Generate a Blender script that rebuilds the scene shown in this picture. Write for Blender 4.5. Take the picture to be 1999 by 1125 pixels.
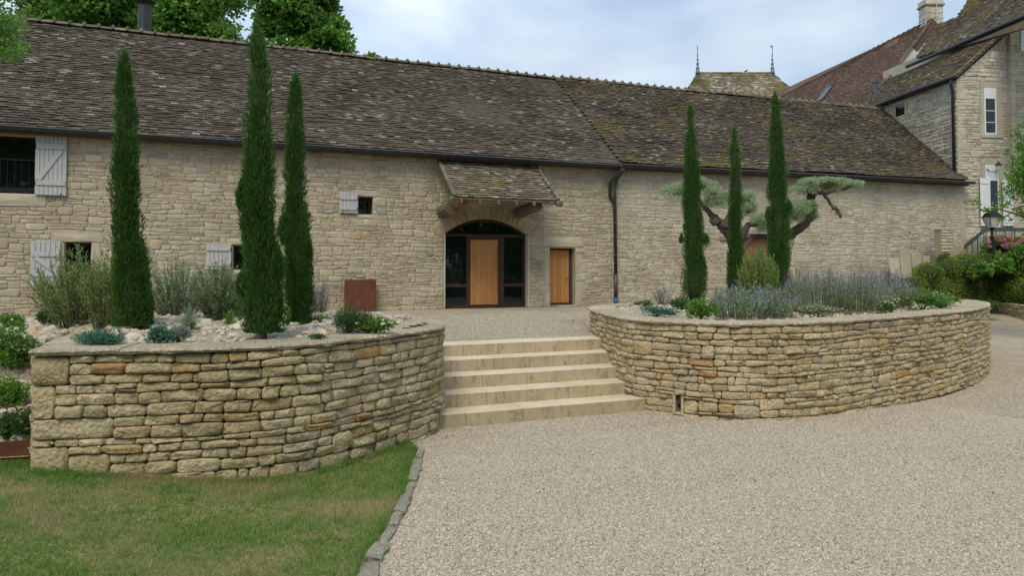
import bpy, bmesh, math, random
import numpy as np
from mathutils import Vector, Matrix, noise as mnoise

random.seed(11)
RNG = np.random.default_rng(7)
R = math.radians
SC = bpy.context.scene
for o in list(bpy.data.objects):
    bpy.data.objects.remove(o)
COL = SC.collection

# ------------------------------------------------------------------ camera
# world: X runs along the barn front, Y away from the viewer square to the barn, Z up
F = 1333.0                       # focal length in pixels of the 1999 px wide photograph
PHI = R(21.4)
PITCH = R(1.5)
CZ = 1.947
SHIFT = -(39.5 + F * math.tan(PITCH)) / 1999
cam_d = bpy.data.cameras.new('camera')
cam = bpy.data.objects.new('camera', cam_d)
COL.objects.link(cam)
cam.location = (0, 0, CZ)
cam.rotation_euler = (R(90) + PITCH, 0, -PHI)
cam_d.sensor_width = 36
cam_d.lens = 36 * F / 1999
cam_d.shift_y = SHIFT
cam_d.clip_end = 2000
cam_d.clip_start = 0.05
SC.camera = cam
SC.render.resolution_x = 1024
SC.render.resolution_y = 577

# ------------------------------------------------------------------ sky, sun, exposure
SUN_EL, SUN_AZ = R(55), R(215)   # azimuth clockwise from +Y
world = bpy.data.worlds.new('World')
SC.world = world
world.use_nodes = True
wn, wl = world.node_tree.nodes, world.node_tree.links
wn.clear()
def wnode(t, **k):
    n = wn.new(t)
    for a, b in k.items():
        setattr(n, a, b)
    return n
sky = wnode('ShaderNodeTexSky', sky_type='NISHITA', sun_disc=False)
sky.sun_elevation = SUN_EL
sky.sun_rotation = SUN_AZ
sky.dust_density = 1.0
tc = wnode('ShaderNodeTexCoord')
mp = wnode('ShaderNodeMapping')
mp.inputs['Scale'].default_value = (1.0, 1.0, 2.2)
mp.inputs['Location'].default_value = (3.1, 1.7, 0.4)
wl.new(tc.outputs['Generated'], mp.inputs['Vector'])
nz = wnode('ShaderNodeTexNoise')
nz.inputs['Scale'].default_value = 2.3
nz.inputs['Detail'].default_value = 5
nz.inputs['Roughness'].default_value = 0.5
nz.inputs['Distortion'].default_value = 0.3
wl.new(mp.outputs[0], nz.inputs['Vector'])
nz2 = wnode('ShaderNodeTexNoise')
nz2.inputs['Scale'].default_value = 3.6
nz2.inputs['Detail'].default_value = 4
wl.new(mp.outputs[0], nz2.inputs['Vector'])
cr = wnode('ShaderNodeValToRGB')
cr.color_ramp.elements[0].position = 0.30
cr.color_ramp.elements[0].color = (0.55, 0.55, 0.55, 1)
cr.color_ramp.elements[1].position = 0.62
cr.color_ramp.elements[1].color = (1, 1, 1, 1)
wl.new(nz.outputs['Fac'], cr.inputs['Fac'])
cc = wnode('ShaderNodeValToRGB')       # cloud colour: grey-blue bellies to white tops
cc.color_ramp.elements[0].position = 0.32
cc.color_ramp.elements[0].color = (4.9, 6.7, 9.0, 1)
cc.color_ramp.elements[1].position = 0.66
cc.color_ramp.elements[1].color = (8.5, 9.6, 10.8, 1)
wl.new(nz2.outputs['Fac'], cc.inputs['Fac'])
mx = wnode('ShaderNodeMixRGB')
wl.new(cr.outputs[0], mx.inputs[0])
wl.new(sky.outputs[0], mx.inputs[1])
wl.new(cc.outputs[0], mx.inputs[2])
bg = wnode('ShaderNodeBackground')
bg.inputs['Strength'].default_value = 0.10
wl.new(mx.outputs[0], bg.inputs['Color'])
wo = wnode('ShaderNodeOutputWorld')
wl.new(bg.outputs[0], wo.inputs['Surface'])

sun_d = bpy.data.lights.new('sun', 'SUN')
sun_d.energy = 2.5
sun_d.angle = R(30)
sun_d.color = (1.0, 0.90, 0.72)
sun = bpy.data.objects.new('sun', sun_d)
COL.objects.link(sun)
sd = Vector((math.sin(SUN_AZ) * math.cos(SUN_EL), math.cos(SUN_AZ) * math.cos(SUN_EL), math.sin(SUN_EL)))
sun.rotation_euler = sd.to_track_quat('Z', 'Y').to_euler()
SC.view_settings.view_transform = 'Standard'
SC.view_settings.look = 'None'
SC.view_settings.exposure = 0.08
SC.view_settings.gamma = 1.0

# ------------------------------------------------------------------ turning sight lines into places
FW = Vector((math.sin(PHI) * math.cos(PITCH), math.cos(PHI) * math.cos(PITCH), math.sin(PITCH)))
RT = Vector((math.cos(PHI), -math.sin(PHI), 0))
UP = RT.cross(FW)
CO = Vector((0, 0, CZ))
def ray(px, py):
    return FW + RT * ((px - 999.5) / F) + UP * (-(py - 562.5) / F + SHIFT * 1999 / F)
def atz(px, py, z):
    d = ray(px, py); return CO + d * ((z - CZ) / d.z)
def atY(px, py, Y):
    d = ray(px, py); return CO + d * (Y / d.y)
def atD(px, py, D):
    return CO + ray(px, py) * D
def onpl(px, py, P0, n):
    d = ray(px, py); return CO + d * ((P0 - CO).dot(n) / d.dot(n))
def proj(p):
    v = Vector(p) - CO; z = max(v.dot(FW), 1e-3)
    return 999.5 + F * v.dot(RT) / z, 562.5 - F * v.dot(UP) / z + SHIFT * 1999, z

# ------------------------------------------------------------------ object helpers
def link(o, parent=None):
    COL.objects.link(o)
    if parent is not None:
        o.parent = parent
        o.matrix_parent_inverse = Matrix.Translation(-Vector(parent.location)) if parent.type == 'EMPTY' else Matrix.Identity(4)
    return o
def thing(name, label, cat, loc=(0, 0, 0), group=None):
    o = bpy.data.objects.new(name, None); COL.objects.link(o)
    o.location = loc; o.empty_display_size = 0.2
    o['label'] = label; o['category'] = cat
    if group: o['group'] = group
    return o
def tag(o, label, cat, group=None):
    o['label'] = label; o['category'] = cat
    if group: o['group'] = group
    return o
def struct(o, kind='structure'):
    o['kind'] = kind; return o
def mesh(name, vs, fs, mat, smooth=False):
    me = bpy.data.meshes.new(name)
    me.from_pydata([tuple(v) for v in vs], [], fs)
    me.materials.append(mat)
    if smooth:
        me.polygons.foreach_set('use_smooth', [True] * len(me.polygons))
    me.update()
    return me
def obj(name, vs, fs, mat, parent=None, smooth=False):
    return link(bpy.data.objects.new(name, mesh(name, vs, fs, mat, smooth)), parent)
def quads(name, arr, mat, parent=None, smooth=False):
    """arr: (n,k,3) array of n separate k-gons (fast path)"""
    n, k = arr.shape[:2]
    me = bpy.data.meshes.new(name)
    me.vertices.add(n * k); me.vertices.foreach_set('co', arr.reshape(-1).astype(np.float32))
    me.loops.add(n * k); me.loops.foreach_set('vertex_index', np.arange(n * k, dtype=np.int32))
    me.polygons.add(n)
    me.polygons.foreach_set('loop_start', np.arange(0, n * k, k, dtype=np.int32))
    me.materials.append(mat)
    me.update(calc_edges=True)
    return link(bpy.data.objects.new(name, me), parent)
class MB:
    def __init__(s): s.v = []; s.f = []
    def add(s, vs, fs):
        b = len(s.v); s.v += [tuple(v) for v in vs]; s.f += [tuple(i + b for i in f) for f in fs]; return s
    def box(s, a, b):
        (x0, y0, z0), (x1, y1, z1) = a, b
        return s.add([(x0,y0,z0),(x1,y0,z0),(x1,y1,z0),(x0,y1,z0),(x0,y0,z1),(x1,y0,z1),(x1,y1,z1),(x0,y1,z1)],
                     [(0,3,2,1),(4,5,6,7),(0,1,5,4),(1,2,6,5),(2,3,7,6),(3,0,4,7)])
    def obox(s, o, ax, ay, az):
        """box from corner o with edge vectors ax, ay, az"""
        o, ax, ay, az = map(Vector, (o, ax, ay, az))
        c = [o, o+ax, o+ax+ay, o+ay, o+az, o+ax+az, o+ax+ay+az, o+ay+az]
        return s.add(c, [(0,3,2,1),(4,5,6,7),(0,1,5,4),(1,2,6,5),(2,3,7,6),(3,0,4,7)])
    def tube(s, pts, rad, n=8, cap=True):
        pts = [Vector(p) for p in pts]
        rad = rad if isinstance(rad, (list, tuple)) else [rad] * len(pts)
        b = len(s.v); up = None
        for i, p in enumerate(pts):
            t = (pts[min(i+1, len(pts)-1)] - pts[max(i-1, 0)]).normalized()
            if up is None: up = t.orthogonal().normalized()
            up = (up - t * up.dot(t)).normalized(); sd_ = t.cross(up)
            for k in range(n):
                a = 2 * math.pi * k / n
                s.v.append(tuple(p + (up * math.cos(a) + sd_ * math.sin(a)) * rad[i]))
        for i in range(len(pts) - 1):
            for k in range(n):
                a0, a1 = b + i*n + k, b + i*n + (k+1) % n
                s.f.append((a0, a1, a1 + n, a0 + n))
        if cap:
            s.f.append(tuple(b + k for k in range(n))[::-1])
            e = b + (len(pts)-1) * n
            s.f.append(tuple(e + k for k in range(n)))
        return s
    def lathe(s, base, prof, n=12):
        base = Vector(base); b = len(s.v)
        for r, z in prof:
            for k in range(n):
                a = 2*math.pi*k/n
                s.v.append(tuple(base + Vector((r*math.cos(a), r*math.sin(a), z))))
        for i in range(len(prof)-1):
            for k in range(n):
                a0, a1 = b+i*n+k, b+i*n+(k+1) % n
                s.f.append((a0, a1, a1+n, a0+n))
        s.f.append(tuple(b+k for k in range(n))[::-1]); e = b+(len(prof)-1)*n
        s.f.append(tuple(e+k for k in range(n)))
        return s
    def obj(s, name, mat, parent=None, smooth=False):
        return obj(name, s.v, s.f, mat, parent, smooth)

def bevel(o, w, seg=1):
    m = o.modifiers.new('bevel', 'BEVEL'); m.width = w; m.segments = seg; m.limit_method = 'ANGLE'; return o

def pnoise(x, y, z=0.0):
    return mnoise.noise(Vector((x, y, z)))

# ------------------------------------------------------------------ materials
def new_mat(name):
    m = bpy.data.materials.new(name); m.use_nodes = True
    m.node_tree.nodes.clear(); return m
class NT:
    def __init__(s, m): s.t = m.node_tree; s.n = s.t.nodes; s.l = s.t.links
    def a(s, t, ins=None, **k):
        n = s.n.new(t)
        for a_, b_ in k.items(): setattr(n, a_, b_)
        for a_, b_ in (ins or {}).items():
            if hasattr(b_, 'is_output'): s.l.new(b_, n.inputs[a_])
            else: n.inputs[a_].default_value = b_
        return n
    def math(s, op, a, b=0.0, clamp=False):
        n = s.n.new('ShaderNodeMath'); n.operation = op; n.use_clamp = clamp
        for i, v in ((0, a), (1, b)):
            if hasattr(v, 'is_output'): s.l.new(v, n.inputs[i])
            else: n.inputs[i].default_value = v
        return n.outputs[0]
    def mix(s, f, a, b, mode='MIX'):
        n = s.n.new('ShaderNodeMixRGB'); n.blend_type = mode
        for i, v in ((0, f), (1, a), (2, b)):
            if hasattr(v, 'is_output'): s.l.new(v, n.inputs[i])
            elif i: n.inputs[i].default_value = (*v, 1) if len(v) == 3 else v
            else: n.inputs[i].default_value = v
        return n.outputs[0]
    def ramp(s, fac, stops, interp='LINEAR'):
        n = s.n.new('ShaderNodeValToRGB'); e = n.color_ramp; e.interpolation = interp
        while len(e.elements) < len(stops): e.elements.new(0.5)
        for el, (p, c) in zip(e.elements, stops):
            el.position = p; el.color = (*c, 1) if not isinstance(c, float) else (c, c, c, 1)
        s.l.new(fac, n.inputs[0]); return n.outputs[0]
    def noise(s, scale, detail=4, rough=0.55, vec=None, dist=0.0, out='Fac'):
        n = s.a('ShaderNodeTexNoise', {'Scale': scale, 'Detail': detail, 'Roughness': rough, 'Distortion': dist})
        s.l.new(vec if vec is not None else s.pos(), n.inputs['Vector']); return n.outputs[out]
    def pos(s):
        if not hasattr(s, '_g'): s._g = s.n.new('ShaderNodeNewGeometry')
        return s._g.outputs['Position']
    def scaled(s, v):
        n = s.a('ShaderNodeVectorMath', operation='MULTIPLY'); s.l.new(s.pos(), n.inputs[0]); n.inputs[1].default_value = v
        return n.outputs[0]
    def mixv(s, v, amt):
        n = s.a('ShaderNodeTexNoise', {'Scale': 9.0, 'Detail': 3}); s.l.new(v, n.inputs['Vector'])
        m_ = s.a('ShaderNodeVectorMath', operation='SCALE'); s.l.new(n.outputs['Color'], m_.inputs[0]); m_.inputs['Scale'].default_value = amt * 6
        a_ = s.a('ShaderNodeVectorMath', operation='ADD'); s.l.new(v, a_.inputs[0]); s.l.new(m_.outputs[0], a_.inputs[1]); return a_.outputs[0]
    def rnd(s):
        s.pos()
        oi = s.a('ShaderNodeObjectInfo')
        x = s.math('ADD', s._g.outputs['Random Per Island'], oi.outputs['Random'])
        return s.math('FRACT', x)
    def rnd2(s):
        return s.math('FRACT', s.math('MULTIPLY', s.rnd(), 17.31))
    def out(s, shader):
        o = s.a('ShaderNodeOutputMaterial'); s.l.new(shader, o.inputs['Surface'])
    def bsdf(s, col, rough=0.8, bump=None, bstr=0.5, bdist=0.01, metal=0.0, spec=0.5):
        p = s.a('ShaderNodeBsdfPrincipled', {'Roughness': rough, 'Metallic': metal, 'Specular IOR Level': spec})
        if hasattr(col, 'is_output'): s.l.new(col, p.inputs['Base Color'])
        else: p.inputs['Base Color'].default_value = (*col, 1)
        if bump is not None:
            b = s.a('ShaderNodeBump', {'Strength': bstr, 'Distance': bdist, 'Height': bump})
            s.l.new(b.outputs[0], p.inputs['Normal'])
        return p.outputs[0]

def stone_mat(name, stops, lichen=(0.28, 0.27, 0.22), lich_amt=0.35, fine=60, bd=0.008, stain=0.3, rough=0.9, hewn=False):
    m = new_mat(name); t = NT(m)
    base = t.ramp(t.rnd(), stops)
    n1 = t.noise(7, 6, 0.65); n2 = t.noise(fine, 5, 0.7); n3 = t.noise(1.1, 3, 0.5)
    c = t.mix(t.math('MULTIPLY', t.ramp(n1, [(0.42, 0.0), (0.68, 1.0)]), lich_amt), base, lichen)
    c = t.mix(stain, c, t.ramp(n2, [(0.3, (0.35, 0.33, 0.30)), (0.65, (1.0, 1.0, 1.0))]), 'MULTIPLY')
    c = t.mix(0.5, c, t.ramp(n3, [(0.35, (0.62, 0.585, 0.52)), (0.6, (1, 1, 1))]), 'MULTIPLY')
    h = t.math('ADD', t.math('MULTIPLY', n1, 0.6), t.math('MULTIPLY', n2, 0.45))
    if hewn:
        ch = t.a('ShaderNodeTexVoronoi', {'Scale': 26.0, 'Randomness': 1.0}, feature='F1'); t.l.new(t.mixv(t.pos(), .012), ch.inputs['Vector'])
        h = t.math('ADD', h, t.math('MULTIPLY', t.noise(19, 6, .75, dist=.8), 1.5)); h = t.math('ADD', h, t.math('MULTIPLY', ch.outputs['Distance'], .8))
    t.out(t.bsdf(c, rough, h, 1.0 if hewn else 0.8, bd * 3, spec=0.2)); return m

M = {}
M['drystone_left'] = stone_mat('pale_hewn_limestone', [(0, (0.657,0.558,0.326)), (.2, (0.789,0.660,0.418)), (.45, (0.618,0.520,0.326)), (.65, (0.850,0.724,0.483)), (.85, (0.552,0.482,0.352)), (.96, (0.736,0.520,0.248)), (1, (0.657,0.393,0.171))], lichen=(0.421,0.393,0.248), lich_amt=.5, stain=.5, fine=45, bd=.0075, hewn=True)
M['drystone_right'] = stone_mat('honey_hewn_limestone', [(0, (0.651,0.536,0.326)), (.25, (0.756,0.630,0.399)), (.5, (0.662,0.546,0.336)), (.7, (0.819,0.693,0.462)), (.86, (0.546,0.483,0.378)), (.955, (0.714,0.525,0.273)), (1, (0.630,0.367,0.147))], lichen=(0.483,0.430,0.294), lich_amt=.4, stain=.42, fine=45, bd=.0075, hewn=True)
M['joint_earth'] = stone_mat('joint_earth', [(0, (.10,.085,.06)), (1, (.13,.11,.08))])
M['coping'] = stone_mat('weathered_coping_stone', [(0, (0.784,0.668,0.488)), (.5, (0.848,0.731,0.541)), (1, (0.742,0.647,0.488))], lichen=(0.530,0.477,0.382), lich_amt=.5, fine=22, stain=.5, bd=.014, hewn=True)
M['barn_stone'] = stone_mat('barn_rubble_stone', [(0, (0.504,0.440,0.322)), (.2, (0.554,0.492,0.364)), (.4, (0.485,0.420,0.312)), (.6, (0.594,0.533,0.406)), (.76, (0.455,0.410,0.322)), (.86, (0.514,0.410,0.312)), (.94, (0.337,0.338,0.312)), (1, (0.554,0.410,0.250))], lichen=(0.534,0.461,0.333), lich_amt=.55, stain=.45, fine=34, bd=.012)
M['barn_mortar'] = stone_mat('sandy_lime_mortar', [(0, (0.543,0.477,0.354)), (1, (0.543,0.477,0.354))], lichen=(0.369,0.304,0.229), lich_amt=.5, fine=50, stain=.3)
M['arch_stone'] = stone_mat('warm_arch_stone', [(0, (.50,.38,.24)), (.5, (.56,.44,.29)), (1, (.46,.35,.22))], lich_amt=.3, stain=.5, fine=30)
M['barn_stone_right'] = stone_mat('pale_barn_rubble_stone', [(0, (0.510,0.458,0.364)), (.3, (0.571,0.520,0.416)), (.55, (0.490,0.447,0.354)), (.75, (0.612,0.562,0.458)), (.90, (0.510,0.416,0.333)), (1, (0.428,0.395,0.333))], lichen=(0.490,0.447,0.354), lich_amt=.5, stain=.3, fine=40)
M['barn_mortar_right'] = stone_mat('pale_lime_mortar', [(0, (.54,.48,.38)), (1, (.54,.48,.38))], lichen=(.38,.33,.26), lich_amt=.5, fine=50, stain=.3)
M['dressed'] = stone_mat('dressed_limestone', [(0, (.48,.43,.32)), (.5, (.55,.50,.39)), (1, (.50,.44,.31))], lichen=(.42,.40,.33), lich_amt=.4, fine=30, stain=.25)
M['house_stone'] = stone_mat('house_rubble_stone', [(0, (0.529,0.494,0.407)), (.3, (0.621,0.575,0.475)), (.6, (0.483,0.448,0.373)), (.85, (0.667,0.621,0.520)), (1, (0.414,0.391,0.339))], lich_amt=.3, stain=.35)
M['house_mortar'] = stone_mat('house_mortar', [(0, (0.560,0.515,0.418)), (1, (0.560,0.515,0.418))], lichen=(0.358,0.336,0.286), lich_amt=.5, stain=.3)
M['rock'] = stone_mat('white_limestone_rock', [(0, (.55,.49,.40)), (.3, (.66,.61,.52)), (.6, (.58,.52,.44)), (.8, (.48,.44,.40)), (.93, (.60,.48,.36)), (1, (.50,.33,.20))], lichen=(.45,.42,.36), lich_amt=.25, stain=.25, fine=70)

def roof_mat(name, stops, moss, moss_lo=.5, moss_hi=.72, mscale=1.2, mossx=None, lich=(.42,.40,.36)):
    m = new_mat(name); t = NT(m)
    base = t.ramp(t.rnd(), stops)
    n0 = t.noise(.55, 5, .6); n1 = t.noise(mscale, 6, .7); n2 = t.noise(26, 4, .7); n3 = t.noise(16, 5, .75, vec=t.scaled((.5, 1, 1)))
    mask = t.ramp(t.math('MULTIPLY', n1, t.math('ADD', t.math('MULTIPLY', n2, .6), .7)), [(moss_lo, 0.0), (moss_hi, 1.0)])
    c = t.mix(t.math('MULTIPLY', t.ramp(n3, [(.60, 0.0), (.80, 1.0)]), .30), base, lich)
    c = t.mix(mask, c, t.ramp(n2, [(.35, tuple(v * .6 for v in moss)), (.65, moss)]))
    c = t.mix(.7, c, t.ramp(n0, [(.3, (.55, .53, .50)), (.62, (1.15, 1.13, 1.08))]), 'MULTIPLY')
    c = t.mix(.7, c, t.ramp(t.noise(45, 3, .8), [(.35, (.6, .6, .6)), (.6, (1.12, 1.12, 1.09)), (.75, (1.35, 1.35, 1.3))]), 'MULTIPLY')
    t.out(t.bsdf(c, .92, n2, .7, .02, spec=.15)); return m
TS = [(0, (.075,.066,.053)), (.25, (.115,.10,.08)), (.5, (.092,.080,.065)), (.75, (.14,.122,.098)), (.94, (.175,.155,.13)), (.985, (.26,.245,.22)), (1, (.36,.35,.32))]
M['tile'] = roof_mat('old_clay_tile', TS, (.14,.12,.07), .58, .80, .9)
M['tile_mossy'] = roof_mat('mossy_clay_tile', [(p, tuple(v*.92 for v in c)) for p, c in TS], (.19,.155,.05), .49, .72, .7)
M['tile_canopy'] = roof_mat('lichened_clay_tile', [(p, tuple(v*1.35 for v in c)) for p, c in TS], (.24,.23,.08), .50, .70, 2.0)
M['tile_red'] = roof_mat('reddish_clay_tile', [(0, (.15,.10,.082)), (.4, (.19,.13,.105)), (.7, (.165,.11,.09)), (1, (.23,.17,.14))], (.16,.13,.07), .6, .8)
M['tile_house'] = roof_mat('brown_house_tile', [(p, tuple(v*1.25 for v in c)) for p, c in TS], (.26,.19,.05), .50, .68, .7)
M['tile_tower'] = roof_mat('lichened_tower_tile', [(0, (.16,.14,.11)), (.5, (.24,.21,.17)), (.8, (.34,.31,.26)), (1, (.48,.45,.40))], (.17,.15,.05), .45, .65, .5)
M['ridge_tile'] = roof_mat('ridge_tile_clay', [(0, (.12,.105,.08)), (.5, (.17,.15,.12)), (1, (.23,.21,.17))], (.13,.13,.06), .48, .66, 3.0)

def plain(name, col, rough=.6, metal=0., var=.15, nscale=12, bd=.002, spec=.5):
    m = new_mat(name); t = NT(m)
    n = t.noise(nscale, 5, .6)
    c = t.mix(1.0, col, t.ramp(n, [(.3, (1-var,)*3), (.7, (1+var,)*3)]), 'MULTIPLY')
    t.out(t.bsdf(c, rough, n, .4, bd, metal, spec)); return m
def wood(name, c0, c1, rough=.55, axis=(14, 14, 1.0), knots=False):
    m = new_mat(name); t = NT(m)
    n = t.noise(2.2, 6, .65, vec=t.scaled(axis), dist=.6)
    c = t.mix(1.0, t.ramp(n, [(.3, c0), (.7, c1)]), t.ramp(t.rnd(), [(0, (.86,.86,.86)), (1, (1.1,1.08,1.05))]), 'MULTIPLY')
    if knots:
        v = t.a('ShaderNodeTexVoronoi', {'Scale': 1.0, 'Randomness': 1.0}); t.l.new(t.scaled((6, 6, 3.0)), v.inputs['Vector'])
        k = t.ramp(v.outputs['Distance'], [(.05, 1.0), (.10, 0.0)])
        c = t.mix(k, c, tuple(x * .35 for x in c0))
    t.out(t.bsdf(c, rough, n, .4, .003)); return m
M['shutter'] = plain('pale_grey_painted_wood', (0.414,0.413,0.422), .6, var=.12, nscale=18)
M['white_paint'] = plain('white_painted_wood', (.66,.68,.70), .5, var=.08)
M['pine'] = wood('varnished_pine', (.42,.19,.055), (.55,.27,.085), .45, knots=True)
M['brown_wood'] = wood('brown_stained_wood', (.20,.085,.03), (.30,.13,.045))
M['old_beam'] = wood('weathered_oak', (.10,.07,.045), (.20,.14,.09), .85, axis=(12, 2, 12))
M['zinc'] = plain('dark_weathered_zinc', (.045,.052,.058), .45, .6, .25, 6)
M['zinc_brown'] = plain('brown_painted_pipe', (.07,.055,.05), .5, .2)
M['bright_edge'] = plain('bare_zinc_bead', (.22,.24,.26), .35, .8)
M['blue'] = plain('blue_plastic', (.02,.08,.38), .45)
M['frame_brown'] = plain('dark_brown_steel', (.060,.028,.018), .5, .2)
M['black_iron'] = plain('black_iron', (.015,.015,.016), .5, .5)
M['teal_iron'] = plain('blue_grey_painted_rail', (.065,.095,.11), .45, .2)
M['dark_in'] = plain('dark_interior', (.012,.012,.011), .9)
M['plaster'] = plain('pale_plaster', (.52,.49,.42), .9, var=.12, nscale=4)
M['brick'] = plain('old_red_brick', (.26,.17,.11), .9, var=.3, nscale=9)
M['lead'] = plain('blue_grey_lead', (.16,.21,.26), .5, .5)
def corten():
    m = new_mat('rusted_corten_steel'); t = NT(m)
    n = t.noise(5, 7, .7); n2 = t.noise(3, 4, .6, vec=t.scaled((6, 6, .8)))
    c = t.mix(t.ramp(n2, [(.4, 0.0), (.65, 1.0)]), t.ramp(n, [(.3, (.085,.032,.016)), (.7, (.20,.075,.03))]), (.12,.045,.022))
    t.out(t.bsdf(c, .75, n, .3, .003, .3)); return m
M['corten'] = corten()
def glass():
    m = new_mat('dark_window_glass'); t = NT(m)
    n = t.noise(1.3, 2, .5)
    p = t.bsdf((.006,.010,.009), .03, n, .04, .02, spec=.6)
    t.out(p); return m
M['glass'] = glass()
def lampglass():
    m = new_mat('frosted_lamp_glass'); t = NT(m)
    t.out(t.bsdf((.5,.5,.48), .25)); return m
M['lamp_glass'] = lampglass()
def step_mat():
    m = new_mat('sawn_limestone_step'); t = NT(m)
    g = t.a('ShaderNodeSeparateXYZ', {'Vector': t.pos()})
    base = t.ramp(t.rnd(), [(0, (.54,.48,.36)), (.5, (.60,.53,.41)), (1, (.56,.48,.35))])
    n = t.noise(3, 5, .6); f = t.noise(70, 3, .6)
    st = t.noise(3.2, 6, .8, vec=t.scaled((2.0, .5, .55)))            # dark algae runs on the risers
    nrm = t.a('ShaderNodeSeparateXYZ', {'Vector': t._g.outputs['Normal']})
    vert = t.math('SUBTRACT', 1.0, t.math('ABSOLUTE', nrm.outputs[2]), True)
    k = t.math('MULTIPLY', t.ramp(t.math('ADD', st, t.math('MULTIPLY', t.math('SUBTRACT', t.noise(40, 4, .75), .5), .7)), [(.50, 0.0), (.68, 1.0)]), t.math('MULTIPLY', vert, .7))
    c = t.mix(.6, base, t.ramp(n, [(.3, (.75,.72,.66)), (.7, (1.08,1.06,1.04))]), 'MULTIPLY')
    c = t.mix(t.math('MULTIPLY', vert, t.ramp(t.noise(1.7, 4, .6), [(.3, .35), (.7, .62)])), c, (.34,.27,.155))  # riser staining, deepened over all vertical faces to paint in their shade
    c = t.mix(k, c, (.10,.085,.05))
    sp = t.ramp(t.noise(55, 2, .5), [(.70, 0.0), (.76, 1.0)])
    c = t.mix(t.math('MULTIPLY', sp, .7), c, (.09,.075,.05))
    t.out(t.bsdf(c, .8, f, .3, .003, spec=.25)); return m
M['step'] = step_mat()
def gravel_mat(name, sc, tint=1.0):
    m = new_mat(name); t = NT(m)
    v = t.a('ShaderNodeTexVoronoi', {'Scale': sc}); t.l.new(t.pos(), v.inputs['Vector'])
    cell = t.a('ShaderNodeSeparateColor', {'Color': v.outputs['Color']}).outputs[0]
    c = t.ramp(cell, [(0, (.34,.29,.22)), (.25, (.50,.44,.345)), (.5, (.42,.365,.285)), (.75, (.60,.535,.43)), (1, (.26,.23,.18))])
    c = t.mix(.75, c, t.ramp(t.noise(28, 3, .8), [(.32, (.30,.28,.26)), (.50, (.92,.90,.88)), (.7, (1.15,1.13,1.10))]), 'MULTIPLY')
    c = t.mix(.45, c, t.ramp(t.noise(2.2, 5, .7, vec=t.scaled((.5, 1, 1))), [(.34, (.66,.64,.60)), (.55, (1.05,1.05,1.05))]), 'MULTIPLY')
    c = t.mix(.5, c, t.ramp(t.noise(.5, 4, .6), [(.3, (.80*tint,.80*tint,.79*tint)), (.7, (1.08*tint,1.06*tint,1.03*tint))]), 'MULTIPLY')
    h = t.math('ADD', t.math('MULTIPLY', v.outputs['Distance'], -1.0), t.math('MULTIPLY', t.noise(sc * .35, 3, .6), .6))
    t.out(t.bsdf(c, .9, h, 1.0, .9 / sc, spec=.2)); return m
M['gravel'] = gravel_mat('crushed_limestone_gravel', 75)
M['gravel_far'] = gravel_mat('pale_terrace_gravel', 55, 1.05)
def pebble():
    m = new_mat('gravel_chipping'); t = NT(m)
    oi = t.a('ShaderNodeObjectInfo').outputs['Random']
    c = t.ramp(oi, [(0, (0.186,0.158,0.125)), (.15, (0.353,0.307,0.240)), (.5, (0.484,0.428,0.343)), (.75, (0.353,0.307,0.245)), (.9, (0.614,0.567,0.472)), (1, (0.242,0.223,0.187))])
    t.out(t.bsdf(c, .85, spec=.25)); return m
M['pebble'] = pebble()
def soil():
    m = new_mat('lawn_soil'); t = NT(m)
    c = t.mix(t.ramp(t.noise(1.6, 5, .6), [(.4, 0.0), (.6, 1.0)]), t.ramp(t.noise(60, 4, .7), [(.3, (.10,.11,.04)), (.7, (.19,.18,.08))]), (.26,.21,.11))
    t.out(t.bsdf(c, .95, t.noise(80, 3, .6), .8, .01, spec=.1)); return m
M['soil'] = soil()
def field():
    m = new_mat('distant_grass'); t = NT(m)
    t.out(t.bsdf(t.ramp(t.noise(.4, 6, .6), [(.35, (.045,.065,.02)), (.65, (.08,.10,.035))]), .95, spec=.1)); return m
M['field'] = field()

def leaf_mat(name, cols, trans=.3, rough=.5, patch=None, spec=.3):
    """cols: list of colours picked per leaf; patch: (scale, colour, lo, hi) slow drift to another colour"""
    m = new_mat(name); t = NT(m)
    c = t.ramp(t.rnd(), [(i / max(1, len(cols) - 1), c_) for i, c_ in enumerate(cols)])
    if patch:
        sc, pc, lo, hi = patch
        c = t.mix(t.ramp(t.noise(sc, 4, .6), [(lo, 0.0), (hi, 1.0)]), c, t.mix(t.rnd2(), pc, tuple(v * .6 for v in pc)))
    p = t.bsdf(c, rough, spec=spec)
    tr = t.a('ShaderNodeBsdfTranslucent'); t.l.new(c, tr.inputs['Color'])
    mxs = t.a('ShaderNodeMixShader', {'Fac': trans}); t.l.new(p, mxs.inputs[1]); t.l.new(tr.outputs[0], mxs.inputs[2])
    t.out(mxs.outputs[0]); return m
M['cypress'] = leaf_mat('cypress_scale_leaf', [(.032,.095,.016), (.052,.138,.024), (.078,.18,.032), (.038,.105,.020)], .3, .55, patch=(5.0, (.12,.11,.035), .60, .74))
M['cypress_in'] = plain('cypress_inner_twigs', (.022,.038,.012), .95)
M['plane'] = leaf_mat('broad_tree_leaf', [(0.108,0.230,0.036), (0.156,0.322,0.054), (0.204,0.402,0.066), (0.120,0.265,0.042)], .5, .45, patch=(.5, (0.180,0.322,0.048), .5, .65))
M['bark'] = plain('grey_brown_bark', (0.110,0.090,0.070), .9, var=.35, nscale=20, bd=.02)
M['olive_leaf'] = leaf_mat('olive_leaf', [(.26,.36,.18), (.36,.46,.26), (.48,.57,.38), (.20,.29,.13)], .35, .5)
M['olive_bark'] = plain('dark_olive_bark', (0.083,0.068,0.053), .95, var=.4, nscale=18, bd=.03)
M['green'] = leaf_mat('fresh_green_leaf', [(.09,.20,.03), (.14,.29,.045), (.19,.38,.065)], .4)
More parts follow.
